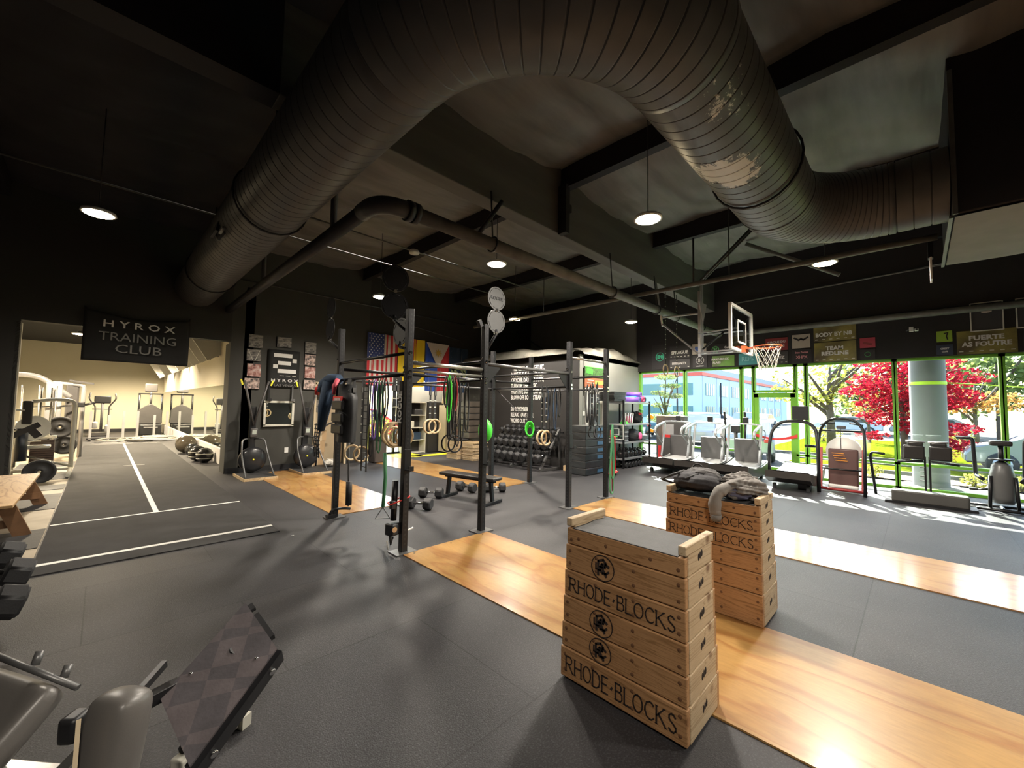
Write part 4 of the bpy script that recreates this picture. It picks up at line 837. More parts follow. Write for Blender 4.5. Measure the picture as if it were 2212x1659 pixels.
b = MB(); b.box((-.01, 2.25, .44), (.06, .08, .09), (0, 0, -.7), bev=.015); b.build('pivot_block', 'black_plastic', t, world=True)
b = MB(); b.ball((-.02, 2.17, .27), .045, 12); b.build('adjust_knob', 'gray_metal', t, world=True)
b = MB(); b.bar((-.1, 2.3, .28), (-.1, 2.3, .03), .06, .06); b.bar((-.35, 2.1, .03), (.15, 2.5, .03), .07, .05); b.build('base_leg', 'black_metal', t, world=True)
# dumbbell heads on a rack at the left picture edge
rk = thing('dumbbell_rack', 'dark dumbbell rack cut off by the left picture edge beside the turf lane', 'dumbbell rack', (-.62, 4.2, 0))
b = MB(); b.box((0, .05, .42), (.12, 1.6, .03), (0, .35, 0)); b.box((.1, .05, .40), (.03, 1.6, .05), (0, .35, 0)); b.build('tray', 'gunmetal', rk)
for y in (-.6, .75):
    b = MB(); b.bar((-.0, y, .42), (-.1, y, .03), .06, .05); b.box((-.05, y, .02), (.4, .07, .04)); b.build('leg', 'gunmetal', rk)
hl = ['upper black hex dumbbell on the rack at the left picture edge, farthest', 'black hex dumbbell on the rack at the left picture edge, second from the far end', 'black hex dumbbell at the left picture edge nearest to the camera']
for k, (x, y, z) in enumerate(((-.60, 4.70, .47), (-.52, 4.30, .44), (-.50, 3.72, .44))):
    dumbbell((x, y, z), math.radians(8), hl[k], 1.2).rotation_euler = (0, math.radians(20), math.radians(6))

# ================================================================ wooden bench on the left
t = thing('wooden_bench', 'plain wooden plank bench on slanted legs beside the turf lane', 'bench', (-.86, 8.65, 0))
b = MB(); b.box((0, 0, .435), (.42, 2.85, .035), bev=.006); b.build('seat_board', 'bench_wood', t)
for s in (-1, 1):
    for q in (-1, 1):
        b = MB(); b.bar((q*.10, s*.98, .42), (q*.22+.05, s*1.02-.0, .0), .14, .035, up=(0, 1, 0)); b.build('leg', mat('leg_wood', (.20, .10, .045), .6, 0, .3, 8), t)
b = MB(); b.box((0.02, 0, .22), (.04, 2.0, .09)); b.box((.03, -.98, .16), (.44, .04, .09)); b.box((.03, .98, .16), (.44, .04, .09)); b.build('stretcher', 'leg_wood', t)

# ================================================================ side room machines
def plate(loc, r, th, label, ax='y', m='black_rubber', rot=None):
    t = thing('weight_plate', label, 'weight plate', loc); b = MB(); q = {'y': (PI/2, 0, 0), 'x': (0, PI/2, 0), 'z': (0, 0, 0)}[ax]
    b.lathe([(.026, -th/2), (r*.3, -th/2), (r*.34, -th*.3), (r*.78, -th*.3), (r*.82, -th/2), (r*.97, -th/2), (r, -th*.35), (r, th*.35), (r*.97, th/2), (r*.82, th/2), (r*.78, th*.3), (r*.34, th*.3), (r*.3, th/2), (.026, th/2), (.026, -th/2)], n=32, rot=q)
    b.build('plate_body', m, t); b = MB(); b.lathe([(.05, -th/2-.002), (.026, -th/2-.004)], n=20, rot=q); b.build('steel_hub', 'steel', t); return t
plate((-.80, 12.15, .23), .228, .06, 'large black bumper plate standing on the floor behind the wooden bench')
t = thing('cable_machine', 'white framed cable machine with weight stack just inside the side room opening', 'weight machine', (-.9, 13.6, 0))
def tb(P, r, nm='frame_tube', m='offwhite', rr=.12): b = MB(); b.tube(rounded(P, rr), r, 10); return b.build(nm, m, t)
tb([(.46, 0, .1), (.46, 0, 1.62), (.1, 0, 1.64), (-.18, -.1, 1.58)], .04); tb([(.46, 0, .1), (.46, -1.0, .06)], .035); tb([(.46, 0, .1), (-.5, 0, .1)], .035)
tb([(-.40, .1, 0), (-.40, .1, 1.15)], .03); tb([(.46, -.3, .18), (-.35, -.3, .5)], .025, m='steel'); tb([(.08, .3, 0), (.08, .3, 1.9)], .018, 'guide_rod', 'steel'); tb([(-.07, .3, 0), (-.07, .3, 1.9)], .018, 'guide_rod', 'steel')
b = MB()
for k in range(14): b.box((0, .3, .06+.05*k), (.36, .16, .044))
b.build('weight_stack', mat('stack', (.06, .04, .035), .5), t); b = MB(); b.box((0, .3, .79), (.4, .18, .05)); b.build('top_plate', 'offwhite', t)
b = MB(); b.box((-.22, -.15, 1.35), (.15, .1, .5), bev=.03); b.build('back_pad', 'black_vinyl', t); b = MB(); b.cyl((-.25, -.4, .35), (-.25, -.38, 1.02), .09, 14); b.build('roller_pad', mat('navy_pad', (.02, .025, .035), .4), t)
b = MB(); b.cyl((-.13, -.1, 1.02), (-.12, -.14, 1.02), .26, 28); b.build('arm_disc', 'offwhite', t); tb([(-.36, -.1, .2), (-.35, -.1, .75), (.0, -.1, .75)], .03, 'seat_post', 'steel'); b = MB(); b.box((-.1, -.2, .62), (.5, .3, .06), bev=.02); b.build('seat_pad', 'offwhite', t)
t = thing('squat_rack', 'black steel rack upright at the left picture edge with barbell', 'rack', (-1.55, 12.2, 0)); b = MB(); b.box((.0, 0, 1.3), (.12, .12, 2.6)); b.build('upright', 'black_metal', t); tb([(-.3, 0, 1.48), (.5, 0, 1.42)], .016, 'barbell', 'steel', .01)
b = MB(); b.bar((.25, .1, .85), (.7, .1, 1.15), .10, .1); b.bar((.55, .1, 1.1), (.7, .1, .9), .12, .12); b.build('seat_pad', 'black_vinyl', t); b = MB(); b.box((.2, .15, 1.05), (.4, .2, .03)); b.build('arm', 'black_metal', t); tb([(.1, 0, .05), (.7, 0, .05)], .03, 'foot', 'black_metal', .01)
t = thing('smith_machine', 'silver arched weight machine with numbered plates deep in the side room', 'weight machine', (-.9, 17.0, 0))
tb([(-.9, 0, 0), (-.9, 0, 2.3), (-.35, 0, 2.27), (.25, -.1, 1.7)], .07, m='silver', rr=.2); tb([(.5, 0, 0), (.5, 0, 2.05), (-.1, .2, 2.1)], .05, m='silver', rr=.1)
b = MB(); b.box((.28, .2, 1.1), (.26, .3, 2.0), bev=.05); b.build('guard_panel', 'machine_dark', t); tb([(.0, -.4, .0), (.0, -.4, 2.0)], .02, 'guide_rod', 'steel'); tb([(-.3, -.4, .0), (-.3, -.4, 2.0)], .02, 'guide_rod', 'steel'); tb([(-.6, -.4, .0), (-.6, -.4, 2.0)], .02, 'guide_rod', 'steel')
b = MB(); b.box((-.05, -.2, 1.5), (.3, .1, 1.2), bev=.02); b.build('shroud', 'silver', t); tb([(.55, 0, 1.5), (.1, -.3, 1.45), (-.5, -.3, 1.4)], .025, 'handle', 'chrome'); b = MB(); b.box((.45, .0, 2.14), (.5, .12, .05), (0, .15, 0)); b.build('top_hook', 'machine_dark', t)
for pz, py in ((.93, -1.4), (.45, -1.1)): tb([(.2, 0, pz), (.2, py, pz)], .025, 'plate_peg', 'chrome', .01)
b = MB(); b.box((.48, -.35, 1.5), (.14, .08, .14), bev=.02); b.tube([(.55, -.35, 1.5), (.75, -.35, 1.56)], .03, 8); b.build('clamp', 'black_plastic', t)
plate((-.74, 15.6, .93), .27, .05, 'black plate with pale numbers hung on the silver machine')
plate((-.66, 15.9, .45), .24, .05, 'small black plate on the low peg of the silver machine')
def sled(x, y, label):
    t = thing('push_sled', label, 'push sled', (x, y, 0))
    for px, py, h in ((-.5, 0, 1.15), (.46, 0, 1.15), (.02, -.3, 1.0)):
        b = MB(); b.box((px, py, h/2+.03), (.08, .08, h)); b.build('post', 'silver', t)
    b = MB(); b.box((0, 0, .06), (1.2, .1, .06)); b.box((-.5, -.25, .04), (.08, .6, .06)); b.box((.46, -.25, .04), (.08, .6, .06)); b.build('skid', 'gunmetal', t); return t
sled(.2, 23.6, 'silver push sled in front of the elliptical'); sled(1.6, 23.7, 'silver push sled in front of the back treadmill')
b = MB(); b.tube([(.72, 23.5, .06), (1.05, 23.5, .06)], .03, 8); o = b.build('sled_bar', 'white'); tag(o, 'white bar lying between the two silver push sleds', 'bar')
t = thing('elliptical', 'dark elliptical trainer against the cream back wall of the side room', 'elliptical', (0, 26.5, 0))
b = MB(); b.box((0, 0, 1.65), (.55, .12, .34), bev=.04); b.build('console', 'black_plastic', t)
tb([(0, 0, .2), (0, 0, 1.5)], .05, 'mast', 'machine_dark'); tb([(-.4, -.1, 1.95), (-.45, -.1, 1.7), (-.22, 0, 1.35), (-.22, 0, .4)], .03, 'arm', 'machine_dark'); tb([(.4, -.1, 1.95), (.45, -.1, 1.7), (.22, 0, 1.35), (.22, 0, .4)], .03, 'arm', 'machine_dark'); tb([(-.32, 0, 1.22), (.32, 0, 1.22)], .025, 'cross_bar', 'machine_dark')
b = MB(); b.box((-.2, -.2, .5), (.18, .5, .3), bev=.06); b.box((.2, -.2, .35), (.18, .5, .3), bev=.06); b.build('foot_pedal', 'machine_gray', t); b = MB(); b.box((0, 0, .1), (.6, .8, .12)); b.build('base', 'machine_dark', t)
t = thing('treadmill', 'grey upright treadmill with screen in the far corner of the side room', 'treadmill', (1.67, 26.8, -.05))
b = MB(); b.box((0, 0, 2.32), (.48, .1, .42), bev=.08); b.build('screen', 'machine_dark', t); b = MB(); b.box((0, 0, 2.02), (.92, .1, .06)); b.build('handle_bar', 'black_metal', t); tb([(-.42, 0, 2.0), (-.42, 0, .6)], .04, 'upright', 'black_metal'); tb([(.42, 0, 2.0), (.42, 0, .6)], .04, 'upright', 'black_metal'); tb([(0, 0, 2.1), (0, 0, 1.4)], .05, 'mast', 'machine_dark')
b = MB(); b.prism([(-.46, 0), (.46, 0), (.44, .7), (.18, .84), (0, 1.0), (-.18, .84), (-.44, .7)], .3, frame((0, .15, .55), (1, 0, 0), (0, 0, 1)), bev=.03); b.build('motor_hood', 'machine_dark', t); b = MB(); b.box((0, -.3, .3), (.8, 1.2, .5), bev=.05); b.build('deck', 'black_plastic', t); b = MB(); b.box((0, -.93, .42), (.5, .04, .05)); b.build('step_bar', 'silver', t)
t = thing('battle_rope', 'tangled pile of pale battle ropes on the floor by the far treadmill', 'rope', (1.5, 22.7, 0)); random.seed(3)
for k in range(5):
    P = []; a = random.random()*6
    for i in range(46):
        a += random.uniform(.15, .65); r = .3+.25*math.sin(i*.35+k)+.02*i*(k % 2); P.append((-.1+r*math.cos(a)*1.1+.01*i*(k-2)*.6, -.2+r*math.sin(a)*.8-.02*i*(k > 2), .03+.035*k+.03*abs(math.sin(i))))
    b = MB(); b.tube(P, .026, 6); b.build('rope_coil', 'rope', t)
for k, (x, y, r, m, lab) in enumerate(((1.95, 16.6, .28, 'ball_bronze', 'largest dark medicine ball below the mirror, farthest'), (1.98, 15.5, .19, 'ball_black', 'dark medicine ball below the mirror, second from far'), (2.0, 14.9, .17, 'ball_black', 'dark medicine ball below the mirror, middle one'), (1.93, 14.2, .21, 'ball_black', 'dark striped medicine ball below the mirror, second from near'), (2.02, 13.7, .2, 'ball_black', 'dark striped medicine ball below the mirror, nearest the doorway'))):
    mat('ball_bronze', (.09, .075, .055), .18, .1); mat('ball_black', (.02, .02, .02), .22)
    t = thing('medicine_ball', lab, 'medicine ball', (x, y, r)); b = MB(); b.ball((0, 0, 0), r, 24); b.build('ball_body', m, t)
    if k > 2:
        for q in (-.4, .2):
            b = MB(); b.tube([Vector((math.cos(a)*r*math.cos(q), math.sin(a)*r*math.cos(q), math.sin(q)*r))*1.004 for a in [2*PI*i/20 for i in range(20)]], .008, 4, close=True); b.build('stripe', 'offwhite', t)
# fabric banner over the opening
t = thing('fabric_banner', 'black fabric banner with white lettering hung over the side room opening', 'banner', (.46, 11.22, 3.4))
def bf(u, v): return Vector((-.80+1.6*u, -.05*math.sin(PI*u)*(v)-.03*math.sin(3*PI*u*(1-v*.4)), -1.0*v-.10*math.sin(PI*u)*(1-v)+.0*u+(.05 if v < .01 and (u < .02 or u > .98) else 0)))
b = MB(); b.grid(30, 16, bf); o = b.build('banner_cloth', mat('banner_black', (.014, .014, .014), .8, 0, .2, 3), t); o.modifiers.new('t', 'SOLIDIFY').thickness = .004
text('H Y R O X', .19, frame((.46, 11.12, 3.13), (1, 0, 0), (0, 0, 1)), 'banner_lettering', 'white', t, squeeze=1.25, bold=.002)
for w_d, z in (('TRAINING', 2.88), ('CLUB', 2.65)): text(w_d, .24, frame((.46, 11.12, z), (1, 0, 0), (0, 0, 1)), 'banner_lettering', mat('lettering_gray', (.22, .22, .21), .7), t, squeeze=1.05 if w_d[0] == 'T' else 1.2)

# ================================================================ photo wall: canvases, poster, mirror, ski machines
def canvas_mat(nm, cols, sc, sx=1):
    m = bpy.data.materials.new(nm); m.use_nodes = True; n = m.node_tree.nodes; l = m.node_tree.links; b = n['Principled BSDF']; tc = n.new('ShaderNodeTexCoord'); mp = n.new('ShaderNodeMapping'); mp.inputs['Scale'].default_value = (sc, sc, sc*sx); l.new(tc.outputs['Object'], mp.inputs[0])
    t = n.new('ShaderNodeTexNoise'); t.inputs['Scale'].default_value = 1; t.inputs['Detail'].default_value = 6; t.inputs['Roughness'].default_value = .7; l.new(mp.outputs[0], t.inputs[0]); r = n.new('ShaderNodeValToRGB'); r.color_ramp.interpolation = 'LINEAR'
    e = r.color_ramp.elements; e[0].position = .36; e[0].color = (*cols[0], 1); e[1].position = .7; e[1].color = (*cols[-1], 1)
    for i, c in enumerate(cols[1:-1]): x = e.new(.45+.08*i); x.color = (*c, 1)
    l.new(t.outputs[0], r.inputs[0]); l.new(r.outputs[0], b.inputs['Base Color']); b.inputs['Roughness'].default_value = .6; MATS[nm] = m
canvas_mat('photo_gray', [(.02, .02, .02), (.12, .11, .1), (.4, .37, .32)], 9, 2.4); canvas_mat('photo_crowd', [(.02, .02, .02), (.16, .13, .12), (.5, .35, .3), (.6, .55, .5)], 15); canvas_mat('photo_red', [(.03, .025, .025), (.3, .12, .1), (.5, .3, .26), (.6, .6, .58)], 11)
CV = [(2.53, 3.12, .30, .32, 'photo_gray', 'grey canvas print at the top left of the photo wall'), (2.50, 2.78, .30, .28, 'photo_gray', 'canvas print with a pale V shape, second in the left column'), (2.52, 2.42, .29, .31, 'photo_red', 'reddish canvas print third in the left column of the photo wall'), (2.49, 2.10, .32, .26, 'photo_crowd', 'crowd canvas print lowest in the left column of the photo wall'),
      (3.15, 3.17, .33, .25, 'photo_gray', 'wide grey canvas print above the large black poster'), (3.78, 3.10, .28, .30, 'photo_gray', 'canvas print at the top of the right column of the photo wall'), (3.78, 2.78, .27, .29, 'photo_crowd', 'canvas print second in the right column of the photo wall'), (3.79, 2.45, .27, .30, 'photo_red', 'canvas print third in the right column of the photo wall'), (3.79, 2.13, .30, .25, 'photo_crowd', 'canvas print lowest in the right column of the photo wall')]
for (x, z, w, h, m, lab) in CV:
    t = thing('canvas_print', lab, 'canvas print', (x, 11.27, z)); b = MB(); b.box((0, 0, 0), (w, .04, h)); b.build('canvas_body', 'black_plastic', t); b = MB(); b.box((0, -.022, 0), (w-.01, .004, h-.01)); b.build('print_face', m, t)
    if 'V shape' in lab:
        b = MB(); b.ribbon([(-.12, .12), (-.02, -.12)], .01, frame((0, -.026, 0), (1, 0, 0), (0, 0, 1))); b.ribbon([(.12, .12), (.03, -.12)], .01, frame((0, -.026, 0), (1, 0, 0), (0, 0, 1))); b.build('pale_stroke', 'offwhite', t)
t = thing('event_poster', 'large black poster with blocky white numeral between the canvas prints', 'poster', (3.17, 11.26, 2.5))
b = MB(); b.grid(8, 8, lambda u, v: Vector((-.36+.72*u, -.01*math.sin(5*u+2*v), -.47+.94*v))); o = b.build('poster_sheet', 'banner_black', t); o.modifiers.new('t', 'SOLIDIFY').thickness = .006
for (cx_, cz, w) in ((-.04, .33, .42), (.23, .21, .10), (.0, .14, .30), (-.20, .05, .11), (.06, -.06, .42)):
    b = MB(); b.box((cx_, -.028, cz), (w, .006, .095)); b.build('numeral_block', 'white', t)
b = MB(); b.box((-.05, -.026, -.175), (.1, .006, .012)); b.box((.09, -.026, -.175), (.1, .006, .012)); b.box((.23, -.026, -.175), (.08, .006, .012)); b.build('dash_row', 'offwhite', t)
text('H Y R O X', .10, frame((3.19, 11.232, 2.20), (1, 0, 0), (0, 0, 1)), 'poster_lettering', 'white', t, squeeze=1.35, bold=.002); text('LAS VEGAS', .08, frame((3.2, 11.232, 2.08), (1, 0, 0), (0, 0, 1)), 'poster_lettering', 'lettering_gray', t, squeeze=1.3)
t = thing('framed_mirror', 'square mirror in a cream frame between the two ski machines', 'mirror', (3.1, 11.26, 1.38))
b = MB()
for (cx_, cz, w, h) in ((0, .29, .68, .05), (0, -.29, .68, .05), (-.315, 0, .05, .58), (.315, 0, .05, .58)): b.box((cx_, -.02, cz), (w, .035, h))
b.build('frame', 'offwhite', t); b = MB(); b.box((0, -.01, 0), (.6, .01, .56)); b.build('mirror_glass', 'mirror', t)
b = MB(); b.box((3.32, 11.29, .465), (.09, .012, .13), bev=.003); tag(b.build('wall_outlet', 'white'), 'white wall outlet plate between the ski machines', 'outlet')
def ski(x, label):
    t = thing('ski_machine', label, 'ski machine', (x, 10.75, 0))
    def T(P, r, nm, m='machine_dark', rr=.1): b = MB(); b.tube(rounded(P, rr) if len(P) > 2 else P, r, 8); return b.build(nm, m, t)
    b = MB(); b.box((0, -.35, .03), (.62, .95, .05), bev=.005); o = b.build('floor_stand', 'gray_rubber', t); b = MB(); b.box((0, -.83, .028), (.64, .03, .055)); b.box((-.315, -.35, .028), (.02, .98, .055)); b.build('wood_edge', 'birch', o)
    b = MB(); b.box((0, .12, .8), (.13, .10, 1.5), bev=.01); b.build('column', 'gunmetal', t)
    T([(0, .02, 1.12), (-.24, -.08, 2.14)], .022, 'upper_arm'); T([(0, .02, 1.12), (.24, -.08, 2.14)], .022, 'upper_arm')
    b = MB(); b.lathe([(0, -.10), (.12, -.10), (.13, -.08), (.24, -.08), (.275, -.05), (.285, .0), (.275, .05), (.2, .09), (0, .09)], (0, -.02, .36), 32, rot=(PI/2, 0, 0)); b.build('flywheel_cage', mat('cage', (.02, .02, .022), .25), t)
    b = MB(); b.lathe([(0, .001), (.02, .001), (.02, -.004), (0, -.004)], (0, -.125, .36), 12, rot=(PI/2, 0, 0)); b.build('hub_badge', 'yellow', t)
    b = MB(); pts = arc((0, -.10, .36), .175, 0, 2*PI, 28, (1, 0, 0), (0, 0, 1))[:-1]; b.tube(pts, .012, 5, close=True); b.build('cage_ring', 'gunmetal', t)
    T([(-.05, .05, .82), (-.22, -.05, .82), (-.25, -.2, .5), (-.27, -.72, .05)], .018, 'side_brace', 'gray_metal'); T([(.05, .05, .82), (.22, -.05, .82), (.25, -.2, .5), (.27, -.72, .05)], .018, 'side_brace', 'gray_metal')
    b = MB(); b.box((0, -.06, .96), (.13, .05, .2), (.2, 0, 0), bev=.015); o = b.build('monitor', 'machine_dark', t); b = MB(); b.box((0, -.088, .975), (.085, .006, .10), (.2, 0, 0)); b.build('screen', mat('lcd', (.45, .5, .45), .3), o)
    for s in (-1, 1): b = MB(); b.box((s*.30, -.10, 2.10), (.03, .04, .13), (0, s*.3, 0)); b.build('handle_grip', 'yellow', t)
    return t
ski(2.46, 'black ski machine with floor stand, left of the framed mirror'); ski(3.60, 'black ski machine with floor stand, right of the framed mirror')
t = thing('wall_bracket', 'pair of small brackets hanging above the framed mirror', 'bracket', (3.12, 11.25, 1.8))
for s, m in ((-.26, 'black_metal'), (.26, 'gray_metal')): b = MB(); b.box((s, -.02, .1), (.03, .03, .3)); b.box((s, -.05, -.08), (.1, .07, .06)); b.build('bracket_arm', m, t)
# closet contents
t = thing('figure_poster', 'narrow poster on the beige closet wall', 'poster', (4.3, 11.96, 1.68)); b = MB(); b.box((0, 0, 0), (.27, .01, .56)); b.build('poster_sheet', 'photo_gray', t)
for (x, z, s, lab) in ((4.12, .0, .34, 'brown cardboard box at the bottom of the closet stack'), (4.16, .34, .3, 'brown cardboard box second in the closet stack'), (4.2, .64, .28, 'brown cardboard box on top of the closet stack')):
    t = thing('cardboard_box', lab, 'box', (x, 11.6, z)); b = MB(); b.box((0, 0, s/2), (s, .34, s-.004)); b.build('box_body', 'card', t); b = MB(); b.box((0, -.171, s/2), (.05, .003, s-.01)); b.build('tape_strip', 'beige', t)
b = MB(); blobf(b, (0, 0, 0), .2, .14, .09, .2, seed=3, flat=.1); o = b.build('towel', 'cloth_white', doubles=True); o.location = (4.36, 11.05, .09); tag(o, 'crumpled white towel on the floor in front of the closet', 'towel')
b = MB(); b.tube(rounded([(0, 0, 0), (.05, 0, .9), (.3, .1, 1.1), (.5, .1, 1.15)], .2), .02, 8); o = b.build('folding_cart', 'black_metal'); o.location = (4.0, 11.16, 0); tag(o, 'bent black tube stand leaning at the closet door frame', 'stand')
# trash can
t = thing('trash_can', 'dark trash can with plastic liner before the bright glass door', 'trash can', (5.62, 11.0, 0)); b = MB(); b.prism([(-.19, -.2), (.19, -.2), (.19, .2), (-.19, .2)], .66, bev=.03); b.build('can_body', mat('can', (.06, .05, .045), .5), t)
b = MB(); b.grid(24, 3, lambda u, v: Vector(((.215+.02*math.sin(9*2*PI*u)*v)*(1 if abs(math.cos(2*PI*u)) > .7 else 1)*math.cos(2*PI*u)*1.1, (.215+.02*math.sin(7*2*PI*u)*v)*math.sin(2*PI*u)*1.1, .62+.09*v))); b.build('liner_bag', mat('liner', (.02, .02, .02), .2), t)
t = thing('plant_decor', 'brown dried plant and yellow sign outside the back glass door', 'plant', (6.3, 13.3, 0)); b = MB(); b.lathe([(0, 0), (.14, 0), (.18, .8), (.2, .95), (0, .95)], n=14); b.build('planter', 'yellow', t); b = MB(); blobf(b, (0, 0, 1.25), .18, .18, .3, .12, seed=6); b.build('foliage', 'card', t, doubles=True)

# ================================================================ flags on the entry wall
def flag(x0, x1, z0, z1, y, name, label, fn):
    t = thing('wall_flag', label, 'flag', ((x0+x1)/2, y, z1)); w, h = x1-x0, z1-z0
    def P(u, v): return Vector((-w/2+w*u, -.03-.018*math.sin(14*u+2*v)-.012*math.sin(25*u), -h*v*(1+.01*math.sin(5*u))))
    def region(nm, u0, u1, v0, v1, m, off=0):
        b = MB(); b.grid(max(2, int(16*(u1-u0))), max(2, int(8*(v1-v0))), lambda a, c: P(u0+(u1-u0)*a, v0+(v1-v0)*c)+Vector((0, -off, 0))); return b.build(nm, m, t)
    b = MB(); b.grid(18, 8, P); o = b.build('flag_cloth', 'flag_white', t); o.modifiers.new('t', 'SOLIDIFY').thickness = .002
    fn(region, P, t); return t
mat('flag_white', (.62, .57, .5), .8); mat('flag_red', (.5, .03, .04), .8); mat('flag_blue', (.03, .05, .18), .8); mat('flag_yellow', (.85, .62, .02), .8); mat('flag_azure', (.03, .09, .45), .8); mat('flag_green', (.28, .34, .16), .8)
def us(region, P, t):
    for k in range(7): region('stripe', max(0, k*2/13), (k*2+1)/13, .0 if k*2/13 > .5 else .5, 1, 'flag_red', .003)
    region('canton', 0, .54, 0.0, .48, 'flag_blue', .004)
    for i in range(9):
        for j in range(11):
            if (i+j) % 2 == 0:
                b = MB(); c = P(.03+.54*(i+.5)/9.6, .48*(j+.5)/11)+Vector((0, -.009, 0)); r = .022
                b.prism([(r*(1 if q % 2 == 0 else .42)*math.sin(q*PI/5), r*(1 if q % 2 == 0 else .42)*math.cos(q*PI/5)) for q in range(10)], .002, frame(c, (1, 0, 0), (0, 0, 1))); b.build('star', 'white', t)
flag(5.31, 6.27, 2.20, 3.74, 11.26, 'a', 'flag with white stars on blue and red and white stripes', us)
def vn(region, P, t):
    region('field', 0, 1, .0, 1, 'flag_yellow', .003)
    for k in range(3): region('stripe', .42+.11*k, .47+.11*k, 0, 1, 'flag_red', .005)
flag(6.29, 7.24, 2.22, 3.73, 11.26, 'b', 'yellow flag with three red stripes behind the front rig upright', vn)
def ph(region, P, t):
    region('blue_half', 0, .5, 0, 1, 'flag_azure', .003); region('red_half', .5, 1, 0, 1, 'flag_red', .003)
    b = MB(); b._new([P(.02, .0)+Vector((0, -.03, 0)), P(.98, .0)+Vector((0, -.03, 0)), P(.5, .52)+Vector((0, -.04, 0))], [(0, 1, 2)]); b.build('triangle', 'flag_white', t)
    b = MB(); c = P(.5, .2)+Vector((0, -.045, 0)); r = .15; b.prism([(r*(1 if q % 2 == 0 else .45)*math.sin(q*PI/8), r*(1 if q % 2 == 0 else .45)*math.cos(q*PI/8)) for q in range(16)], .003, frame(c, (1, 0, 0), (0, 0, 1))); b.build('sun', mat('sun_gold', (.6, .42, .08), .7), t)
flag(7.27, 8.20, 2.12, 3.69, 11.26, 'c', 'blue and red flag with white triangle and golden sun', ph)
def gn(region, P, t):
    region('field', 0, 1, 0, 1, 'navy', .003); b = MB(); M = frame(P(.1, .78)+Vector((0, -.03, 0)), (1, 0, 0), (0, 0, 1)); b.ribbon([(.05, 0), (.05, .5), (.55, .0), (.55, .55)], .12, M); b.ribbon([(.0, .5), (.4, .5), (.55, .35)], .09, M); b.build('letter_shape', 'flag_green', t)
flag(8.22, 9.0, 2.09, 3.64, 11.26, 'd', 'dark navy flag with a pale green letter shape', gn)
pipe('conduit', 'sagging pale cable above the flags', [(6.3, 11.2, 4.15), (7.0, 11.2, 4.1), (7.8, 11.2, 4.0), (8.6, 11.2, 3.92)], .012, 'gray_metal', cat='cable', n=5)

# ================================================================ entry: cabinet, cubby, lockers, planks
t = thing('tall_cabinet', 'tall black cabinet in the entry behind the rig', 'cabinet', (8.35, 12.35, 0)); b = MB(); b.box((0, 0, .88), (.62, .5, 1.76), bev=.006); b.build('cabinet_body', 'black_plastic', t); b = MB(); b.box((-.32, 0, .88), (.012, .48, 1.7)); b.box((0, -.256, .88), (.6, .012, 1.7)); o = b.build('door', 'office_black', t); b = MB(); b.box((.2, -.27, 1.0), (.02, .02, .1)); b.build('handle', 'steel', o)
t = thing('cubby_shelf', 'open white edged cubby shelf left of the tall black cabinet', 'shelf', (7.62, 12.4, 0))
b = MB(); b.box((-.38, 0, .88), (.03, .4, 1.76)); b.box((.38, 0, .88), (.03, .4, 1.76)); b.build('side_panel', 'offwhite', t); b = MB(); b.box((0, .19, .88), (.76, .02, 1.76)); b.build('back_panel', 'office_black', t)
for z in (.03, .45, .87, 1.3, 1.74): b = MB(); b.box((0, 0, z), (.74, .38, .025)); b.build('shelf_board', 'offwhite', t)
for (x, z, w, h, m, lab) in ((-.15, .885, .2, .22, 'offwhite', 'white tub on the middle board of the cubby shelf'), (.1, 1.315, .3, .2, 'black_rubber', 'dark bag on the upper board of the cubby shelf'), (.05, .465, .35, .25, 'navy', 'dark folded cloth on a low board of the cubby shelf')):
    b = MB(); b.box((0, 0, h/2), (w, .25, h), bev=.03); o = b.build('stored_item', m); o.name = 'tub' if 'tub' in lab else ('duffel_bag' if 'bag' in lab else 'folded_cloth'); o.location = (7.62+x, 12.36, z); tag(o, lab, 'bag' if 'bag' in lab else 'container')
t = thing('locker_unit', 'beige metal locker unit with small doors in the entry', 'lockers', (8.69, 11.75, 0))
b = MB(); b.box((0, 0, .86), (.62, .42, 1.6), bev=.004); b.build('locker_body', 'locker', t)
for i in range(3):
    for j in range(4):
        b = MB(); b.box((-.2+.2*i, -.214, .27+.38*j), (.185, .01, .36), bev=.003); d_ = b.build('door', 'locker_pink' if (i == 2 and j < 2) else 'locker', t); b = MB(); b.box((-.2+.2*i+.04, -.222, .3+.38*j), (.03, .008, .13)); b.build('latch', 'gunmetal', d_)
for k, z in enumerate((0, .2, .4, .6, .8, 1.0)):
    if k < 6: t = thing('foam_block', 'brown wrinkled vinyl foam block stacked beside the lockers, number %s from the floor' % ['one', 'two', 'three', 'four', 'five', 'six'][k], 'foam block', (8.45, 10.35, .62+z)); b = MB(); b.box((0, 0, .097), (.5, .6, .19), bev=.02); b.build('block_body', 'foam_brown', t); b = MB(); b.box((0, 0, .185), (.505, .605, .012)); b.build('seam', 'black_plastic', t)
b = MB(); b.box((0, 0, .2), (.33, .02, .5), (.0, .14, 0)); o = b.build('notice_board', mat('cork', (.6, .48, .3), .8)); o.location = (8.4, 11.55, 1.75); tag(o, 'tilted tan sign standing on top of the lockers', 'sign')
random.seed(11)
for s, (px, py) in enumerate(((8.05, 10.35), (8.2, 9.75))):
    for k in range(13):
        b = MB(); b.box((0, 0, .02), (.58, .52, .038), bev=.004); o = b.build('wood_plank', 'pine_end' if k % 3 else 'birch'); o.location = (px+random.uniform(-.02, .02), py+random.uniform(-.02, .02), .042*k); o.rotation_euler = (0, 0, random.uniform(-.03, .03)); tag(o, 'raw wooden board in the %s board pile by the lockers' % ('left' if s == 0 else 'right'), 'wood board', '%s pile of raw boards' % ('left' if s == 0 else 'right'))
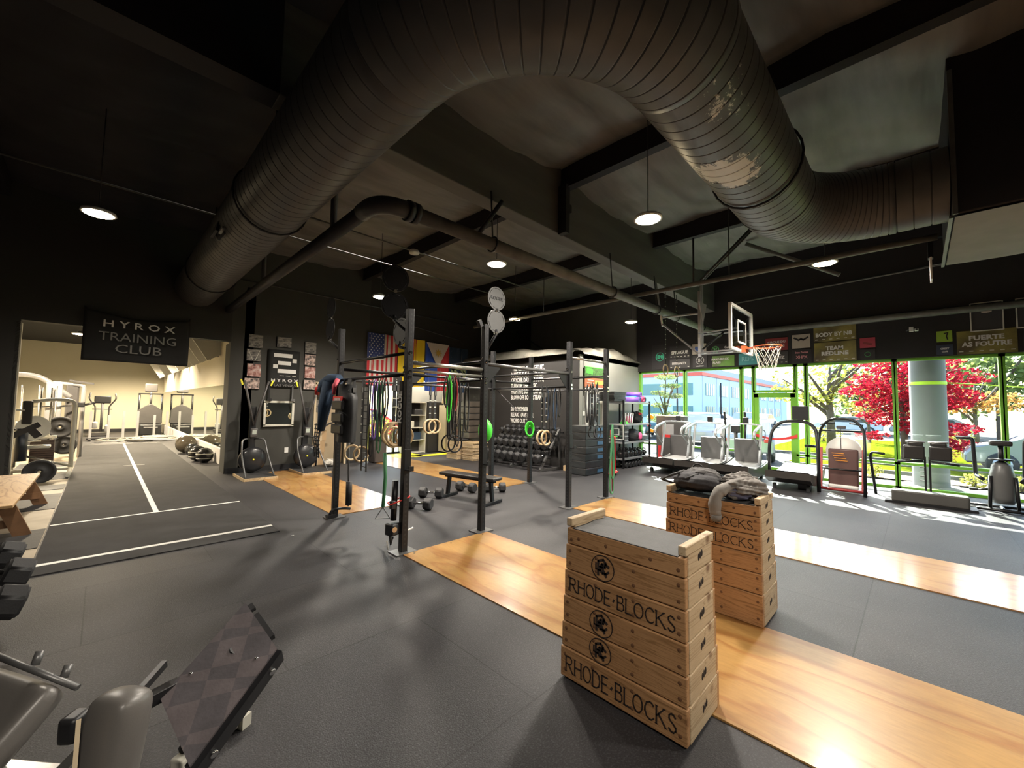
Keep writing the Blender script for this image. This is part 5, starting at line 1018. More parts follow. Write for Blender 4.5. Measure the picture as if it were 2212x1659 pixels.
t = thing('rubber_block', 'flat dark rubber pad lying on the left pile of raw boards', 'pad', (8.05, 10.35, .56)); b = MB(); b.box((0, 0, .025), (.5, .45, .05), bev=.01); b.build('pad_body', 'gray_rubber', t)

# ================================================================ quote on the office wall
L = ['"THE GOAL ISNT TO GET,', 'MAKE IT THE OTHER HOUSE', 'OF YOUR DREAM, GIVE IT', 'TURN UP THE MUSIC.', 'HIGH FIVE SOME PEOPLE,', 'BLOW OFF SOME STEAM.', '', 'SO REMEMBER TO', 'RELAX.  HAVE FUN', 'WORK OUT."']
for k, s in enumerate(['"THE GOAL IS TO GET FIT,', 'MAKE IT THE BEST HOUR', 'OF YOUR DAY, BE HAPPY,', 'TURN UP THE MUSIC,', 'HIGH FIVE SOME PEOPLE,', 'BLOW OFF SOME STEAM.', '', 'SO REMEMBER', 'RELAX. HAVE FUN.', 'WORK OUT."']):
    if not s: continue
    o = text(s, .185, frame((9.012, 9.02, 2.82-.178*k), (0, -1, 0), (0, 0, 1)), 'wall_lettering', 'white', align='LEFT', squeeze=.62, bold=.004); tag(o, 'white painted quote line on the black wall reading "%s"' % s.strip('"'), 'lettering')

# ================================================================ dumbbell rack
rk = thing('dumbbell_rack', 'three tier black dumbbell rack in front of the quote wall', 'dumbbell rack', (8.45, 7.95, 0))
TI = ((-.28, .30), (.0, .62), (.25, .95))
for (dx, z) in TI:
    b = MB(); b.bar((dx-.11, -1.15, z-.055), (dx-.11, 1.15, z-.055), .05, .03); b.bar((dx+.11, -1.15, z+.02), (dx+.11, 1.15, z+.02), .05, .03); b.build('rail', 'gunmetal', rk)
for y in (-1.05, .0, 1.05):
    b = MB(); b.bar((-.46, y, .03), (.32, y, 1.05), .06, .05); b.bar((-.46, y, .03), (.4, y, .03), .07, .05); b.bar((.36, y, .03), (.3, y, 1.0), .05, .05); b.build('side_frame', 'gray_metal', rk)
proto = None; n = 0
for ti, (dx, z) in enumerate(TI):
    for k in range(9):
        y = 7.95-.98+1.96*k/8; s = (1.45, 1.3, 1.0)[ti]; lab = 'black hex dumbbell on the %s shelf of the long rack' % ('lowest', 'middle', 'top')[ti]; grp = '%s shelf dumbbells' % ('lowest', 'middle', 'top')[ti]
        if proto is None: proto = dumbbell((8.45+dx, y, z-.035), 0, lab, 1.0, grp); tt = proto
        else: tt = dup(proto, (8.45+dx, y, z-.035), 0, lab, grp)
        tt.rotation_euler = (0, -.33, PI*0); tt.scale = (s, s, s)

# ================================================================ crash pads in front of the office
for k in range(7):
    b0 = thing('crash_pad', ['lowest', 'second from the floor', 'third from the floor', 'middle', 'third from the top', 'second from the top', 'topmost'][k]+' black vinyl pad of the tall stack in front of the office', 'crash pad', (8.78, 5.95, .173*k))
    b = MB(); b.box((0, 0, .085), (.92, .44, .168), bev=.02)
    for v in b.bm.verts: v.co.x += .006*math.sin(30*v.co.z+9*v.co.y+k); v.co.y += .008*math.sin(17*v.co.x+k*2)
    b.build('pad_body', 'foam_black', b0); b = MB(); b.box((0, 0, .168), (.93, .45, .008)); b.build('seam', 'gray_metal', b0)
    if k % 2 == 0 or k > 2: b = MB(); b.box((.18, -.226, .08), (.28, .006, .08)); b.build('blue_label', mat('label_blue', (.05, .14, .26), .5), b0)

# ================================================================ storage shelf by the windows
_before = set(bpy.data.objects)
t = thing('storage_rack', 'grey metal storage shelf full of gym gear beside the windows', 'shelf', (10.95, 5.55, 0))
for x in (-.77, .0, .77):
    for y in (-.28, .28):
        if x == 0 and y < 0: continue
        b = MB(); b.box((x, y, .94), (.045, .045, 1.88)); b.build('post', 'black_metal', t)
for z, m in ((.25, 'silver'), (.70, 'silver'), (1.20, 'silver'), (1.82, 'silver')): b = MB(); b.box((0, 0, z), (1.56, .58, .05)); b.build('shelf_board', m, t)
for k in range(9):
    b = MB(); b.box((0, 0, .014), (.62, .5, .026), bev=.008); o = b.build('folded_mat', 'foam_black'); o.location = (10.05+.02*math.sin(k), 5.55, 1.848+.029*k); tag(o, 'folded black exercise mat in the pile on the left of the shelf top', 'exercise mat', 'folded mats on the shelf')
def roller(x, y, z, r, m, lab, rz=0, hole=True, cat='foam roller'):
    t2 = thing('foam_roller', lab, cat, (x, y, z), rz); b = MB(); b.lathe([(r*.45, -.22), (r, -.22), (r, .22), (r*.45, .22), (r*.45, -.22)], n=20, rot=(PI/2, 0, 0)); b.build('roller_body', m, t2)
roller(10.95, 5.5, 1.95, .075, 'blue', 'blue foam roller at the left of the shelf top'); roller(11.13, 5.5, 1.93, .075, 'blue', 'blue foam roller right of the first blue one'); roller(10.9, 5.42, 1.92, .07, 'purple', 'purple foam roller leaning low on the shelf top', .2); roller(11.05, 5.42, 2.07, .07, 'purple', 'purple foam roller lying above the blue ones'); roller(11.28, 5.45, 1.94, .08, 'pink', 'pink foam roller on the shelf top'); roller(11.45, 5.5, 1.93, .08, 'black_rubber', 'black foam roller at the right end of the shelf top')
b = MB(); b.box((0, 0, .1), (.16, .3, .2), bev=.03); o = b.build('speaker_box', 'black_plastic'); o.location = (11.62, 5.6, 1.848); tag(o, 'small dark speaker at the right end of the shelf top', 'speaker')
t = thing('push_up_stand', 'white tubular frames piled on the upper shelf', 'exercise stand', (10.55, 5.45, 1.225))
for k in range(4): b = MB(); b.tube(rounded([(-.3+.12*k, -.2, 0), (-.2+.14*k, -.15, .3), (.1+.12*k, .1, .28), (.05+.1*k, .15, 0)], .06), .018, 6); b.build('frame_tube', 'white', t)
b = MB(); b.ball((0, 0, 0), .11, 16); o = b.build('small_ball', 'pink'); o.location = (10.8, 5.45, 1.34); tag(o, 'pink ball on the upper shelf among white frames', 'ball')
b = MB(); b.lathe([(0, .1), (.08, .06), (.13, 0)], n=16); o = b.build('marker_cone', 'lime'); o.location = (10.35, 5.35, 1.225); tag(o, 'lime green cone at the left of the upper shelf', 'cone')
t = thing('boxing_gear', 'pile of black padded gear on the upper shelf', 'padded gear', (11.3, 5.5, 1.225)); b = MB(); blobf(b, (0, 0, .17), .2, .2, .17, .12, seed=9); b.build('pad_pile', 'black_rubber', t, doubles=True); b = MB(); blobf(b, (-.02, -.14, .26), .07, .06, .06, .1, seed=2); b.build('red_glove', 'red', t, doubles=True)
t = thing('step_frame', 'green and white step frame at the right of the upper shelf', 'step', (11.6, 5.5, 1.225)); b = MB(); b.tube(rounded([(-.1, 0, 0), (-.1, 0, .4), (.1, 0, .4), (.12, 0, 0)], .08), .02, 8); b.build('frame_tube', 'white', t); b = MB(); b.box((-.02, -.02, .36), (.16, .1, .1), bev=.03); b.build('green_cap', mat('leaf_green', (.12, .45, .05), .5), t)
for k in range(6): b = MB(); b.lathe([(0, 0), (.12, 0), (.13, .03), (.11, .055), (0, .055)], n=20); o = b.build('balance_disc', 'gray_metal' if k % 2 else 'silver'); o.location = (10.52, 5.45, .73+.058*k); tag(o, 'round grey disc in the pile on the middle shelf', 'disc', 'grey discs on the middle shelf')
t = thing('duffel_bag', 'black bag with pink item on the middle shelf', 'bag', (10.95, 5.45, .725)); b = MB(); blobf(b, (0, 0, .17), .28, .22, .17, .06, seed=3); b.build('bag_body', 'black_rubber', t, doubles=True); b = MB(); blobf(b, (.1, -.22, .14), .07, .05, .1, .08, seed=5); b.build('pink_pouch', 'pink', t, doubles=True)
t = thing('clear_bin', 'clear plastic bin at the right of the middle shelf', 'bin', (11.5, 5.45, .725)); b = MB()
for q in ((0, -.18, .14, .4, .01, .28), (0, .18, .14, .4, .01, .28), (-.2, 0, .14, .01, .36, .28), (.2, 0, .14, .01, .36, .28), (0, 0, .006, .4, .36, .01)): b.box(q[:3], q[3:])
b.build('bin_body', 'clear', t); b = MB(); b.box((0, 0, .08), (.34, .3, .14), bev=.03); b.build('contents', 'machine_gray', t)
def kb(x, y, z, s, lab, grp):
    t2 = thing('kettlebell', lab, 'kettlebell', (x, y, z), random.random()*3, grp); b = MB(); b.lathe([(0, 0), (.06*s, 0), (.095*s, .04*s), (.105*s, .09*s), (.09*s, .15*s), (.05*s, .185*s), (0, .19*s)], n=16); b.build('bell', 'ball_black', t2)
    b = MB(); b.tube(rounded([(-.055*s, 0, .16*s), (-.065*s, 0, .25*s), (.065*s, 0, .25*s), (.055*s, 0, .16*s)], .03*s), .016*s, 8); b.build('handle', 'ball_black', t2); return t2
random.seed(8)
for k in range(11):
    s = 1.12-.035*k; kb(10.30+.135*k, 5.42+.1*(k % 2), .275, s, 'black kettlebell in the row on the lowest shelf' if k > 1 else ['largest black kettlebell at the left end of the lowest shelf', 'second black kettlebell from the left on the lowest shelf'][k], 'kettlebells on the lowest shelf')
for k in range(8):
    x = 10.35+.18*k; tt = dup(proto, (x, 5.42, 0), 0, 'grey hex dumbbell on the floor under the kettlebell shelf', 'dumbbells under the kettlebell shelf'); tt.rotation_euler = (0, 0, PI/2); tt.scale = (1, 1, 1)
t = thing('mini_hoop', 'small white framed basketball backboard hung on the end of the shelf', 'toy hoop', (10.135, 5.5, 1.0), -PI/2); b = MB()
for q in ((0, .2, .5, .02), (0, -.2, .5, .02), (-.25, 0, .02, .4), (.25, 0, .02, .4), (0, .09, .24, .015), (0, -.08, .24, .015), (-.12, 0, .015, .18), (.12, 0, .015, .18)): b.box((q[0], -.008, q[1]), (q[2], .014, q[3]))
b.build('frame', 'white', t); b = MB(); b.box((0, 0, 0), (.5, .01, .4)); b.build('board', 'clear', t); b = MB(); b.tube(arc((.02, -.13, -.12), .11, 0, 2*PI, 20)[:-1], .008, 6, close=True); b.build('rim', 'lime', t)
for o_ in set(bpy.data.objects)-_before:
    if o_.parent is None: o_.location.y += .5
t = thing('push_scooter', 'red based scooter leaning by the right rear rig upright', 'scooter', (8.95, 5.35, 0)); b = MB(); b.box((0, 0, .07), (.5, .14, .03), (0, 0, .3), bev=.01); b.build('deck', 'red', t); b = MB(); b.tube([(.2, .06, .1), (.15, .05, .9), (.12, .05, .95)], .016, 8); b.tube([(.02, -.05, .93), (.26, .12, .93)], .014, 8); b.build('steering_column', 'red', t)
for s in (-.24, .26): b = MB(); b.lathe([(0, -.015), (.05, -.015), (.05, .015), (0, .015)], (s, s*.3, .05), 14, rot=(PI/2, 0, .3)); b.build('wheel', 'offwhite', t)
t = thing('medicine_ball_bag', 'black bag and small wooden stool between the rack and the crash pads', 'bag', (8.75, 6.5, 0)); b = MB(); blobf(b, (0, 0, .45), .16, .14, .32, .1, seed=8); b.build('bag_body', 'black_rubber', t, doubles=True); b = MB(); b.box((0, 0, .07), (.3, .25, .13)); b.build('wooden_base', 'birch', t)
# office door signs
t = thing('wall_sign', 'green and orange sign above the white office door', 'sign', (9.8, 6.42, 2.5)); b = MB(); b.box((0, -.01, .15), (1.15, .02, .28)); b.build('upper_board', mat('green_hex', (.03, .06, .03), .5, 0, 0, 30, col2=(.08, .2, .05)), t); b = MB(); b.box((-.35, -.022, .17), (.3, .006, .14), (0, .1, 0)); b.box((0, -.022, .28), (1.15, .008, .02)); b.build('green_emblem', 'lime', t); b = MB(); b.box((0, -.01, -.14), (1.15, .02, .26)); b.build('lower_board', mat('rust', (.35, .12, .06), .6), t); b = MB(); b.box((.22, -.022, -.13), (.6, .006, .1)); b.build('lettering_strip', mat('lime_dull', (.4, .5, .08), .6), t); b = MB(); b.box((-.3, -.022, -.08), (.3, .006, .02)); b.box((-.3, -.022, -.16), (.35, .006, .02)); b.build('rule_line', 'offwhite', t); b = MB(); b.box((-.25, -.01, -.36), (.6, .02, .12)); b.build('door_label', 'offwhite', t)
b = MB(); b.box((9.23, 6.43, 1.5), (.08, .012, .12)); tag(b.build('light_switch', 'white'), 'light switch left of the white office door', 'switch')
# ================================================================ banners on the window wall
def sign(y0, z0, y1, z1, m, label, lines=(), lm='white', extra=None):
    y0, y1 = max(y0, y1), min(y0, y1); t = thing('gym_banner', label, 'banner', (12.3-.005, (y0+y1)/2, (z0+z1)/2)); w, h = y0-y1, abs(z1-z0)
    b = MB(); b.box((0, 0, 0), (.02, w-.015, h-.015)); b.build('board', m, t)
    for (s, size, dz, dy, q, mm) in lines:
        text(s, size, frame((12.28, (y0+y1)/2+dy, (z0+z1)/2+dz), (0, -1, 0), (0, 0, 1)), 'lettering', mm or lm, t, squeeze=q*.88, bold=(.005 if size > .1 else .002))
    if extra: extra(t, w, h)
    return t
mat('sign_black', (.02, .018, .02), .6); mat('sign_gray', (.05, .048, .05), .6); mat('sign_olive', (.28, .24, .06), .45, 0, 0, 2, col2=(.07, .05, .03)); mat('sign_tan', (.42, .36, .30), .5); mat('sign_lime', (.30, .48, .05), .45); mat('sign_red', (.22, .03, .035), .5); mat('sign_green', (.15, .35, .05), .5, 0, 0, 2, col2=(.1, .11, .05)); mat('sign_teal', (.08, .32, .34), .5); mat('sign_navy', (.03, .04, .07), .6); mat('teal_ink', (.05, .5, .3), .5); mat('pink_ink', (.6, .25, .28), .6)
def ring_mark(t, cy, cz, r, m, w=.02, kx=True):
    b = MB(); M = frame((-.013, cy, cz), (0, -1, 0), (0, 0, 1)); b.ribbon([(r*math.cos(a), r*math.sin(a)) for a in [2*PI*i/24 for i in range(25)]], w, M)
    if kx: q = r*.5; b.ribbon([(-.01, -q), (-.01, q)], w, M); b.ribbon([(-q, q), (-.03, 0), (-q, -q)], w, M); b.ribbon([(q, q), (.02, 0), (q, -q)], w, M)
    b.build('round_mark', m, t)
def rules(t, w, h, z, n=6, m='offwhite'):
    for k in range(n): b = MB(); b.box((-.012, w*.42-w*.84*k/(n-1), z), (.004, w*.07, .018)); b.build('sponsor_mark', m, t)
sign(5.976, 3.684, 5.522, 2.90, 'sign_black', 'dark banner with green round crest at the left end above the windows', [('1848', .16, 0, -.05, .9, 'teal_ink')], extra=lambda t, w, h: ring_mark(t, -.05, 0, .13, 'teal_ink', .015, False))
sign(5.386, 3.60, 4.769, 3.20, 'sign_black', 'dark banner reading SPRAGUE', [('SPRAGUE', .13, -.02, 0, 1.05, None)], extra=lambda t, w, h: rules(t, w, h, -.14))
sign(5.388, 3.19, 4.769, 2.90, 'sign_gray', 'dark grey banner reading HUMANITY', [('HUMANITY', .10, 0, .02, .95, None)], extra=lambda t, w, h: rules(t, w, h, -.11, 3))
sign(4.71, 3.60, 4.302, 3.28, 'sign_tan', 'pale banner with a blue brush shape', extra=lambda t, w, h: [MB().box((-.012, 0, 0), (.004, .24, .13), (.1, 0, 0)).build('blue_brush', mat('brush_blue', (.05, .12, .4), .5), t)])
sign(4.70, 3.26, 4.267, 2.88, 'sign_black', 'black banner with white round letter emblem', [('COMPANY', .04, -.14, 0, 1.2, None)], extra=lambda t, w, h: ring_mark(t, 0, .03, .11, 'white', .014))
sign(4.159, 3.54, 3.551, 3.22, 'sign_black', 'black banner with green round emblem', [('Games', .09, .04, -.15, 1, None)], extra=lambda t, w, h: ring_mark(t, .2, .0, .09, mat('emblem_green', (.12, .5, .15), .5), .018, True))
sign(4.150, 3.20, 3.555, 2.885, 'sign_green', 'green and grey banner reading HARD ROCK FLABS', [('HARD ROCK', .085, .05, .08, 1.05, None), ('FLABS', .085, -.04, .17, 1.05, None)])
sign(3.46, 3.215, 2.95, 2.885, 'sign_teal', 'teal banner half hidden behind the basketball net', [('REPS', .16, 0, .03, 1, mat('teal_light', (.25, .55, .58), .5))])
sign(2.815, 3.56, 2.301, 3.22, 'sign_red', 'dark red banner reading CIRQUE DU FAKE LEGS', [('CIRQUE DU', .085, .05, 0, 1.0, None), ('FAKE LEGS', .085, -.05, 0, 1.0, None)])
sign(2.873, 3.20, 2.307, 2.87, 'sign_gray', 'grey banner reading OH GEEZ under the red one', [('OH GEEZ', .10, .0, .0, 1.1, None)], extra=lambda t, w, h: [rules(t, w, h, -.12), MB().ribbon([(-.12, .07), (-.04, .14), (0, .11), (.05, .15), (.14, .06)], .01, frame((-.013, 0, 0), (0, -1, 0), (0, 0, 1))).build('hill_outline', 'offwhite', t)])
sign(2.224, 3.594, 1.834, 3.236, 'sign_tan', 'pale banner with dark winged shape', extra=lambda t, w, h: [MB().ribbon([(-.14, .06), (-.05, .0), (0, .03), (.05, .0), (.14, .06)], .04, frame((-.013, 0, .03), (0, -1, 0), (0, 0, 1))).build('wing_shape', 'sign_black', t)])
sign(2.231, 3.215, 1.813, 2.87, 'sign_black', 'black banner with small pink figures', [('Iron Ponies', .065, .09, 0, 1, 'pink_ink'), ('XHPX', .10, -.03, 0, 1, 'pink_ink')])
sign(1.777, 3.79, .959, 3.35, 'sign_olive', 'olive banner reading BODY BY N8 at the top', [('BODY BY N8', .13, -.05, .02, 1.05, None)], extra=lambda t, w, h: [rules(t, w, h, -.16)])
sign(1.776, 3.345, .965, 2.86, 'sign_olive', 'olive banner reading TEAM REDLINE', [('TEAM', .125, .08, 0, 1.2, None), ('REDLINE', .125, -.045, 0, 1.2, None)], extra=lambda t, w, h: [rules(t, w, h, -.19)])
sign(.915, 3.375, .631, 3.13, mat('sign_crimson', (.42, .05, .08), .5), 'small crimson banner right of the olive banners', extra=lambda t, w, h: [MB().box((-.012, 0, -.02), (.004, .16, .05), (.3, 0, 0)).build('dark_shape', 'sign_red', t)])
sign(.913, 3.11, .637, 2.865, 'sign_black', 'small black banner with green crest under the crimson one', extra=lambda t, w, h: [ring_mark(t, 0, 0, .05, 'emblem_green', .012, False)])
sign(-.315, 3.385, -.555, 3.145, 'sign_lime', 'small lime banner with a dark tree shape', extra=lambda t, w, h: [MB().ribbon([(.0, .06), (.05, .07), (.03, .0), (.045, -.07)], .02, frame((-.013, 0, 0), (0, -1, 0), (0, 0, 1))).build('tree_shape', 'sign_black', t)])
sign(-.307, 3.10, -.56, 2.87, 'sign_navy', 'small navy banner with pale crest below the lime one', [('CREST', .05, .02, 0, 1, None), ('CLUB', .04, -.04, 0, 1, None)])
sign(-.60, 3.345, -1.40, 2.86, 'sign_olive', 'olive brown banner reading FUERTE AS FOUTRE', [('FUERTE', .125, .08, 0, 1.25, None), ('AS FOUTRE', .125, -.045, 0, 1.15, None)], extra=lambda t, w, h: [rules(t, w, h, -.18)])
sign(-1.46, 3.35, -1.9, 2.9, 'sign_black', 'black banner at the right picture edge beyond the olive one', [('KILLER', .08, .1, .05, 1, None)])
for (y0, y1, lab, pic) in ((-.808, -1.228, 'white outlined dark picture frame high above the olive brown banner', 1), (-1.395, -1.85, 'white outlined dark picture frame at the right picture edge', 0)):
    t = thing('picture_frame', lab, 'picture frame', (12.28, (y0+y1)/2, 3.60)); w = y0-y1; b = MB()
    for q in ((0, 0, .28, w, .018), (0, 0, -.28, w, .018)): b.box((0, q[1], q[2]), (.03, q[3], q[4]))
    for s in (-1, 1): b.box((0, s*w/2, 0), (.03, .018, .57))
    b.build('frame', 'offwhite', t); b = MB(); b.box((.01, 0, 0), (.01, w, .56)); b.build('dark_panel', 'sign_gray', t)
    b = MB(); b.ball((-.01, 0, .1), .06, 10, sc=(.15, 1.3, .5)) if pic else b.box((0, -.06, .05), (.01, .2, .25)); b.build('picture_mark', 'sign_tan', t)
t = thing('security_camera', 'small white security camera on the dark wall between the banners', 'camera', (12.15, .05, 3.45)); b = MB(); b.box((0, 0, 0), (.09, .07, .1), bev=.01); b.box((-.02, -.08, -.02), (.12, .06, .05), bev=.01); b.build('camera_body', 'white', t); b = MB(); b.cyl((-.08, -.08, -.02), (-.09, -.08, -.02), .018, 12); b.build('lens', 'black_plastic', t); b = MB(); b.cyl((0, .03, 0), (.16, .08, 0), .012, 6); b.build('arm', 'gray_metal', t)

# ================================================================ basketball hoop
t = thing('basketball_hoop', 'clear basketball backboard with orange rim and net hung before the windows', 'basketball hoop', (8.55, 2.35, 2.78))
BY = 0; b = MB()
for q in ((0, .80, 1.32, .05), (0, 0, 1.32, .05)): b.box((q[0], 0, q[1]), (q[2], .05, q[3]))
for s in (-1, 1): b.box((s*.65, 0, .4), (.05, .05, .84))
b.build('board_frame', 'white', t)
b = MB(); b.box((0, 0, .4), (1.25, .012, .76)); b.build('board_glass', 'clear', t)
b = MB()
for q in ((0, .56, .52, .035), (0, .16, .52, .035)): b.box((q[0], -.012, q[1]), (q[2], .004, q[3]))
for s in (-1, 1): b.box((s*.245, -.012, .36), (.035, .004, .43))
b.build('target_square', 'white', t)
b = MB(); b.ribbon([(-.6, .76), (-.28, .56)], .03, frame((0, .03, 0), (1, 0, 0), (0, 0, 1))); b.ribbon([(.6, .76), (.28, .56)], .03, frame((0, .03, 0), (1, 0, 0), (0, 0, 1))); b.ribbon([(-.28, .56), (-.14, .1), (.14, .1), (.28, .56), (-.28, .56)], .03, frame((0, .03, 0), (1, 0, 0), (0, 0, 1))); b.build('rear_brace', 'black_metal', t)
rc = Vector((0, -.42, .05)); b = MB(); b.tube(arc(rc, .228, 0, 2*PI, 32)[:-1], .011, 8, close=True); b.build('rim', mat('rim_orange', (.65, .10, .03), .4), t)
b = MB(); b.box((0, -.05, .03), (.22, .07, .12)); b.bar((0, -.06, .04), (0, -.2, .045), .16, .02); b.build('rim_bracket', 'rim_orange', t)
for k in range(12):
    a = 2*PI*k/12
    for sg in (-1, 1):
        P = []
        for i in range(9):
            f = i/8; r = .228*(1-.45*f**.8); aa = a+sg*f*PI/12*4.0+.0; P.append(rc+Vector((r*math.cos(aa), r*math.sin(aa), -.43*f)))
        b = MB(); b.tube(P, .0045, 4); b.build('net_cord', 'offwhite', t)
b = MB()
for z in (.02, .42): b.tube([(-.2, .03, z), (-.12, .75, z)], .016, 6); b.tube([(.2, .03, z), (.12, .75, z)], .016, 6)
b.build('extension_arm', 'silver', t)
b = MB(); b.box((-.06, .75, .62), (.05, .05, 1.35)); b.box((.06, .75, .75), (.05, .05, 1.5)); b.build('mast', 'silver', t)
b = MB(); b.tube([(0, .78, 0), (.1, 1.6, .75)], .022, 6); b.tube([(0, .78, .85), (.1, 1.6, .9)], .022, 6); b.tube([(.1, 1.6, .7), (.1, 1.75, 1.7)], .022, 6); b.prism([(-.2, 0), (.2, 0), (0, -.42)], .02, frame((0, .72, 1.05), (1, 0, 0), (0, 0, 1))); b.build('mount_brace', 'silver', t)
b = MB(); b.tube([(.0, .72, .1), (.1, .35, .42)], .02, 8); b.build('gas_strut', 'black_metal', t)

# ================================================================ treadmills and machines at the windows
def curved_tread(x, y, rz, label, hood=False):
    t = thing('treadmill', label, 'treadmill', (x, y, 0), rz)
    # local +X is the front of the runner; long axis X
    b = MB(); pts = []
    for i in range(13): f = i/12; pts.append((-.9+1.8*f, .30+.10*(2*f-1)**2))
    low = []
    for i in range(13): f = i/12; low.append((.9-1.8*f, .10+.16*(2*f-1)**4))
    b.prism(pts+low, .80, frame((0, .40, 0), (1, 0, 0), (0, 0, 1))); b.build('side_shell', mat('shell_brown', (.035, .03, .027), .4, 0, .15, 5), t)
    b = MB(); b.grid(20, 1, lambda u, v: Vector((-.86+1.72*u, -.36+.72*v, .312+.10*(2*u-1)**2))); o = b.build('running_belt', mat('belt_gray', (.5, .5, .5), .5, 0, .1, 6), t)
    for s in (-1, 1):
        for q in (-.55, .55): b = MB(); b.box((q, s*.3, .05), (.08, .06, .1)); b.build('foot', 'black_rubber', t)
    return t
def ttube(t, P, r, nm, m, rr=.12, n=8): b = MB(); b.tube(rounded(P, rr), r, n); return b.build(nm, m, t)
for yc_, lab in ((4.78, 'curved treadmill with silver rails nearest the storage shelf'), (3.93, 'curved treadmill with silver rails, second from the storage shelf'), (3.08, 'curved treadmill with silver rails just left of the green glass door')):
    t = curved_tread(11.0, yc_, 0, lab)
    for s in (-.36, .36): ttube(t, [(-.25, s, 1.02), (-.2, s, 1.16), (.40, s, 1.30), (.15, s, .35)], .032, 'side_rail', 'silver', .1); ttube(t, [(-.25, s, 1.04), (.2, s, .72)], .022, 'side_brace', 'gray_metal')
    ttube(t, [(.40, -.36, 1.30), (.43, 0, 1.32), (.40, .36, 1.30)], .02, 'front_bar', 'silver'); b = MB(); b.box((.45, 0, 1.40), (.04, .14, .16), bev=.02); b.build('console', 'black_plastic', t)
    b = MB(); b.box((.62, 0, .62), (.10, .60, .62), bev=.03); b.build('front_hood', 'machine_dark', t)
t = curved_tread(10.95, 1.95, 0, 'curved treadmill with arched rail and square screen in front of the glass door')
ttube(t, [(-.42, -.46, .0), (-.40, -.46, .9), (-.30, -.42, 1.28), (-.2, -.28, 1.42), (-.15, 0, 1.44), (-.2, .22, 1.42), (-.3, .38, 1.25), (-.40, .42, .9), (-.42, .42, .3)], .034, 'arched_rail', 'gunmetal', .14, 10)
b = MB(); b.box((-.12, -.12, 1.62), (.05, .30, .30), bev=.012); b.box((-.12, -.12, 1.46), (.06, .1, .08)); b.build('screen', 'black_plastic', t)
b = MB(); b.box((-.3, -.2, .06), (.14, .22, .12)); b.build('rear_foot', 'black_metal', t)
t = thing('elliptical', 'dark elliptical trainer with bent arms just left of the green door frame', 'elliptical', (12.1, 3.5, 0))
for s in (-.25, .25): ttube(t, [(-.1, s, 1.62), (-.02, s, 1.24), (-.1, s, 1.04), (.0, s, .5), (0, s, .2)], .028, 'arm', 'black_metal', .1)
b = MB(); b.box((0, 0, 1.15), (.1, .22, .2), bev=.03); b.build('console', 'black_plastic', t); ttube(t, [(.05, 0, .1), (0, 0, 1.1)], .05, 'mast', 'machine_dark'); b = MB(); b.box((0, 0, .1), (.5, .5, .14), bev=.04); b.build('base', 'machine_dark', t); b = MB(); b.box((-.1, .2, .4), (.3, .14, .08), bev=.02); b.box((-.1, -.2, .3), (.3, .14, .08), bev=.02); b.build('foot_pedal', 'black_plastic', t)
t = thing('vending_panel', 'tall dark display machine with red and grey face by the first window', 'display machine', (12.22, 5.3, 0)); b = MB(); b.box((0, 0, .72), (.3, .85, 1.44), bev=.02); b.build('cabinet_body', 'machine_dark', t); b = MB(); b.box((-.155, .05, 1.0), (.012, .35, .4), bev=.01); b.build('grey_face', 'machine_gray', t); b = MB(); b.box((-.157, .05, .85), (.014, .36, .08)); b.box((-.157, .3, .35), (.014, .12, .38)); b.build('red_trim', 'red', t); b = MB(); b.box((0, 0, 1.45), (.34, .9, .03)); b.build('top_edge', 'offwhite', t)
for (y, z, lab) in ((5.62, 1.42, 'orange tag with dark print hanging at the shelf corner, upper one'), (5.6, 1.0, 'orange tag with dark print hanging at the shelf corner, lower one')):
    b = MB(); b.box((0, 0, 0), (.01, .18 if z > 1.2 else .12, .10), (.5 if z > 1.2 else .2, 0, 0)); o = b.build('hanging_tag', 'orange'); o.location = (11.75, y+.12, z); tag(o, lab, 'tag')
# red framed machine
t = thing('fan_bike_trainer', 'maroon framed climbing trainer with black arched handrail right of the door', 'exercise machine', (11.15, 1.15, 0))
ttube(t, [(-.55, -.38, 0), (-.35, -.38, .9), (-.1, -.36, 1.3), (0, -.2, 1.5), (0, .2, 1.52), (-.0, .38, 1.3), (0, .42, .9), (0, .42, .75)], .028, 'arched_rail', 'black_metal', .15, 8)
ttube(t, [(0, -.36, 1.25), (0, .40, 1.25)], .02, 'cross_bar', 'black_metal'); ttube(t, [(0, -.34, 1.38), (0, -.12, 1.42)], .018, 'cross_bar', 'black_metal'); ttube(t, [(0, .38, 1.38), (0, .12, 1.42)], .018, 'cross_bar', 'black_metal')
b = MB(); b.box((0, .02, 1.33), (.06, .16, .07), bev=.015); b.build('console', 'machine_dark', t); b = MB(); b.cyl((0, .03, 1.3), (0, .03, .85), .006, 5); b.build('cord', 'black_metal', t)
for s in (-.33, .36):
    for dx in (-.12, .0): b = MB(); b.bar((dx-.2, s, .06), (dx+.02, s*1.02, .88), .045, .03); b.build('red_leg', 'dark_red', t)
b = MB(); b.box((0, .0, .48), (.12, .50, .78), (0, .12, 0), bev=.03); b.build('belt_cover', mat('maroon', (.08, .035, .03), .45), t); b = MB(); b.lathe([(0, .0), (.3, .0), (.3, .14), (0, .14)], (.05, .0, .82), 24, rot=(0, PI/2, 0)); b.build('rear_wheel', 'white', t)
ttube(t, [(-.15, -.34, .45), (-.15, .36, .45)], .018, 'cross_bar', 'black_metal'); ttube(t, [(-.3, -.4, .05), (-.3, .4, .05)], .03, 'base_bar', 'dark_red'); ttube(t, [(.1, -.5, .0), (.1, -.42, .85), (-.1, -.65, .84)], .025, 'side_stand', 'black_metal'); ttube(t, [(.1, .42, .88), (-.2, .62, .90)], .03, 'side_grip', 'black_metal')
